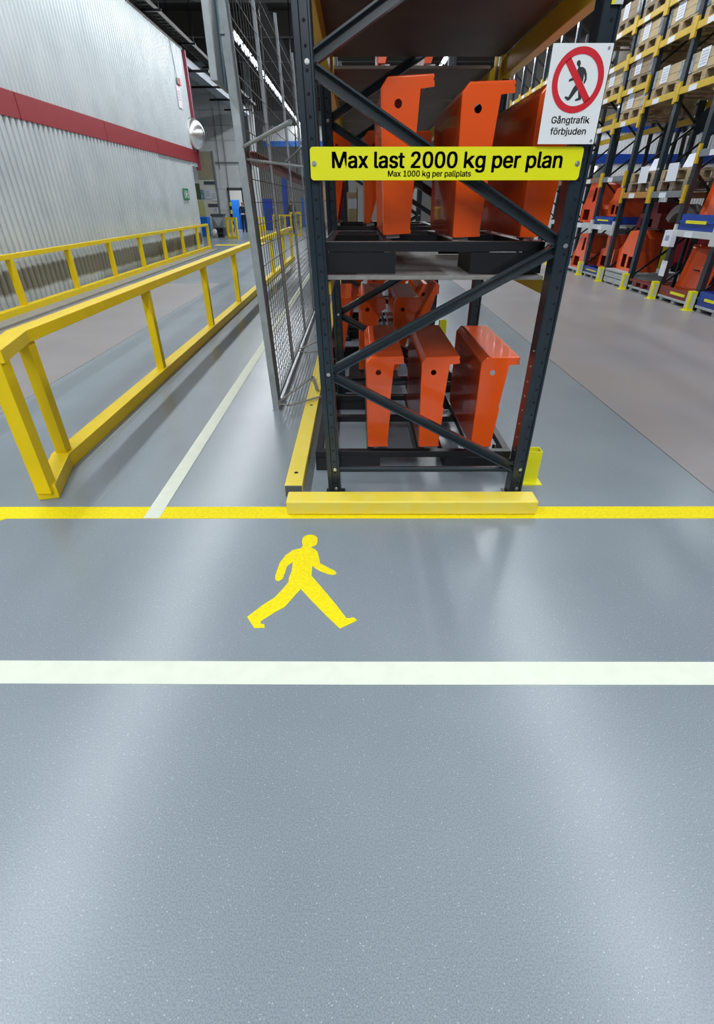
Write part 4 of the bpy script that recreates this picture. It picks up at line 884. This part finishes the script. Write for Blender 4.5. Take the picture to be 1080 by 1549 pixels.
b.bar(p0-Vector((0,0,.07)), p1-Vector((0,0,.07)), .34, .02); b.bar(p0+Vector((0,0,.13)), p1+Vector((0,0,.13)), .34, .02); b.bar(p0+Vector((0,0,.03)), p1+Vector((0,0,.03)), .03, .20); b.build('girder', mat('rust_red', (.22,.06,.045), .6), t)
for p in (p0+(p1-p0)*.3, p0+(p1-p0)*.8): MB().tube(p+Vector((0,0,.14)), (p.x, p.y, 8.45), .02, 6).build('hanger', M_BLACK, t)
# background rack row beyond the fence
bk = thing('pallet_rack', 'distant dark rack with beige goods seen through the fence', 'rack', (0,0,0))
for y in (38, 41, 44, 47):
    for x in (-2.9, -1.9): MB().box(x-.06, x+.06, y, y+.08, 0, 5.6).build('upright', M_POST, bk)
for y0 in (38, 41, 44):
    for z in (1.6, 3.0, 4.4): MB().box(-2.95, -2.88, y0+.08, y0+3, z, z+.12).build('beam', M_YEL2, bk)
i = 0
for y0 in (38.3, 39.8, 41.3, 42.8, 44.3):
    for z in (1.72, 3.12):
        i += 1; c = carton('', -2.4, y0+.5, z, .9, .9, .75, M_PLY if i % 3 else M_ORANGED); c['label'] = '%s distant carton on the %s deck of the rack seen through the fence' % (ONES[(i-1)//2], 'lower' if z < 2 else 'upper'); c['group'] = 'distant cartons behind the fence'
MB().box(-2.9, -1.9, 38, 47, 1.60, 1.70).build('deck', M_BOARD, bk); MB().box(-2.9, -1.9, 38, 47, 3.0, 3.10).build('deck', M_BOARD, bk)

# ------------------------------------------------------------------ people
def skin_obj(name, joints, edges, m, parent, sub=1):
    me = bpy.data.meshes.new(name); me.from_pydata([j[0] for j in joints], edges, [])
    o = bpy.data.objects.new(name, me); COL.objects.link(o)
    o.modifiers.new('skin', 'SKIN'); sv = me.skin_vertices[0].data
    for k, j in enumerate(joints): r = j[1]; sv[k].radius = r if isinstance(r, tuple) else (r, r); sv[k].use_root = (k == 0)
    s = o.modifiers.new('sub', 'SUBSURF'); s.levels = sub; s.render_levels = sub
    dg = bpy.context.evaluated_depsgraph_get(); dg.update()
    m2 = bpy.data.meshes.new_from_object(o.evaluated_get(dg)); COL.objects.unlink(o); bpy.data.objects.remove(o); m2.shade_smooth(); m2.name = name
    return m2
def person(label, x, y, h, rz, top, legs, hair, hands='front', stride=.0):
    t = thing('person', label, 'person', (x, y, 0), rz); s = h/1.78
    t.scale = (s, s, s)
    # facing -y
    if hands == 'front': LH = [(.21,-.02,1.20),(.12,-.22,1.06)]; RH = [(-.22,-.02,1.20),(-.12,-.22,1.05)]
    elif hands == 'swing': LH = [(.24,.04,1.15),(.24,-.10,.92)]; RH = [(-.24,.0,1.15),(-.25,.12,.93)]
    else: LH = [(.25,.0,1.15),(.26,-.04,.90)]; RH = [(-.25,.0,1.15),(-.26,-.04,.90)]
    J = [((0,0,.95),(.16,.11)), ((0,0,1.12),(.14,.10)), ((0,0,1.32),(.17,.11)), ((0,0,1.46),(.10,.08)), ((0,-.005,1.54),.052), ((0,-.012,1.60),(.066,.075)), ((0,-.015,1.68),(.078,.098)), ((0,-.01,1.75),(.055,.07)),
         ((.18,0,1.42),.072), (LH[0],.055), (LH[1],.038), ((-.18,0,1.42),.072), (RH[0],.055), (RH[1],.038),
         ((.09,0,.88),.11), ((.10,-stride*.4,.50),.088), ((.10,stride*.9,.09),.066), ((-.09,0,.88),.11), ((-.10,-stride*.1-.01,.50),.088), ((-.10,-stride,.09),.066),
         ((.11,stride*.9-.15,.035),.035), ((-.11,-stride-.15,.035),.035)]
    E = [(0,1),(1,2),(2,3),(3,4),(4,5),(5,6),(6,7),(3,8),(8,9),(9,10),(3,11),(11,12),(12,13),(0,14),(14,15),(15,16),(0,17),(17,18),(18,19),(16,20),(19,21)]
    b = len(J)
    for sgn, H in ((1, 10), (-1, 13)):
        hx, hy, hz = J[H][0]; dirx = -sgn if hands == 'front' else 0
        J.append(((hx+dirx*.035, hy-.03 if hands == 'front' else hy, hz-(.0 if hands == 'front' else .05)), .030)); E.append((H, len(J)-1)); palm = len(J)-1; p = J[palm][0]
        for k in range(4):
            off = (k-1.5)*.019
            if hands == 'front': q1 = (p[0]+dirx*.045, p[1]-.01, p[2]+off); q2 = (p[0]+dirx*.075, p[1]+.005, p[2]+off)
            else: q1 = (p[0]+sgn*.004, p[1]+off, p[2]-.05); q2 = (p[0]-sgn*.008, p[1]+off, p[2]-.085+.006*abs(k-1))
            J.append((q1, .009)); J.append((q2, .008)); E += [(palm, len(J)-2), (len(J)-2, len(J)-1)]
        J.append(((p[0]+(0 if hands == 'front' else 0), p[1]-.035, p[2]+.02), .010)); E.append((palm, len(J)-1))
    me = skin_obj('body', J, E, M_SKIN, t, 1)
    for mt in (M_SKIN, top, legs, M_BLACK): me.materials.append(mt)
    for p in me.polygons:
        c = p.center
        arm = abs(c.x) > .13 or c.y < -.12
        if c.z > 1.50: k = 0
        elif c.z < .08: k = 3
        elif c.z < .94 and (abs(c.x) < .19) and c.y > -.5 and not (hands != 'front' and abs(c.x) > .2): k = 2
        elif hands == 'front': k = 0 if (c.y < -.215 and .98 < c.z < 1.14) else 1
        else: k = 0 if (abs(c.x) > .2 and c.z < .95) else 1
        p.material_index = k
    put('body', me, None, t)
    # face and hair
    f = MB()
    for sx in (-1, 1): f.prism(circ(.011, 8), (sx*.03, -.112, 1.665), (1,0,0), (0,0,1), (0,-1,0), .006)
    f.prism([(-.025,0),(.025,0),(.018,-.008),(-.018,-.008)], (0,-.110,1.605), (1,0,0), (0,0,1), (0,-1,0), .006); f.build('eyes_and_mouth', M_DGREY, t)
    ns = MB().add([(-.012,-.10,1.625),(.012,-.10,1.625),(0,-.135,1.628),(0,-.105,1.67)], [(0,1,2),(0,2,3),(1,3,2),(0,3,1)]); 
    for sx in (-1, 1): ns.prism(circ(.022, 8), (sx*.082, -.01, 1.655), (0,1,0), (0,0,1), (sx,0,0), .014)
    ns.build('nose_and_ears', M_SKIN, t)
    bm = bmesh.new(); bmesh.ops.create_uvsphere(bm, u_segments=20, v_segments=14, radius=.1)
    for v in bm.verts: v.co = Vector((v.co.x*.88, v.co.y*1.12, v.co.z*.98))
    cut = (lambda c: c.y > .01 and c.z < .045) if hair == 'fringe' else (lambda c: c.z > .0 or c.y > .03)
    bmesh.ops.delete(bm, geom=[v for v in bm.verts if not cut(v.co)], context='VERTS')
    mh = bpy.data.meshes.new('hair'); bm.to_mesh(mh); bm.free(); mh.shade_smooth(); o = put('hair', mh, M_HAIR, t, (0,-.005,1.675)); so = o.modifiers.new('s', 'SOLIDIFY'); so.thickness = .006
    return t
person('man in navy overalls standing in the far doorway holding a white object', -6.95, 34.9, 1.66, .15, M_NAVYC, M_NAVYC, 'fringe', 'front')
tag(MB().box(-7.04, -6.86, 34.58, 34.67, .965, 1.04).build('held_white_object', M_PAPER, bevel=.02), 'white object held by the man in navy overalls', 'held object')  # unidentified white object in the man's hands
person('person in grey checked shirt and jeans seen from behind through the fence', -6.0, 40.5, 1.62, math.pi-.3, M_SHIRT, M_JEANS, 'full', 'down')
person('person in dark grey jacket walking behind the fence close to the rack', -3.95, 34.5, 1.78, math.pi+.2, M_COATC, M_COATC, 'full', 'swing', .12)
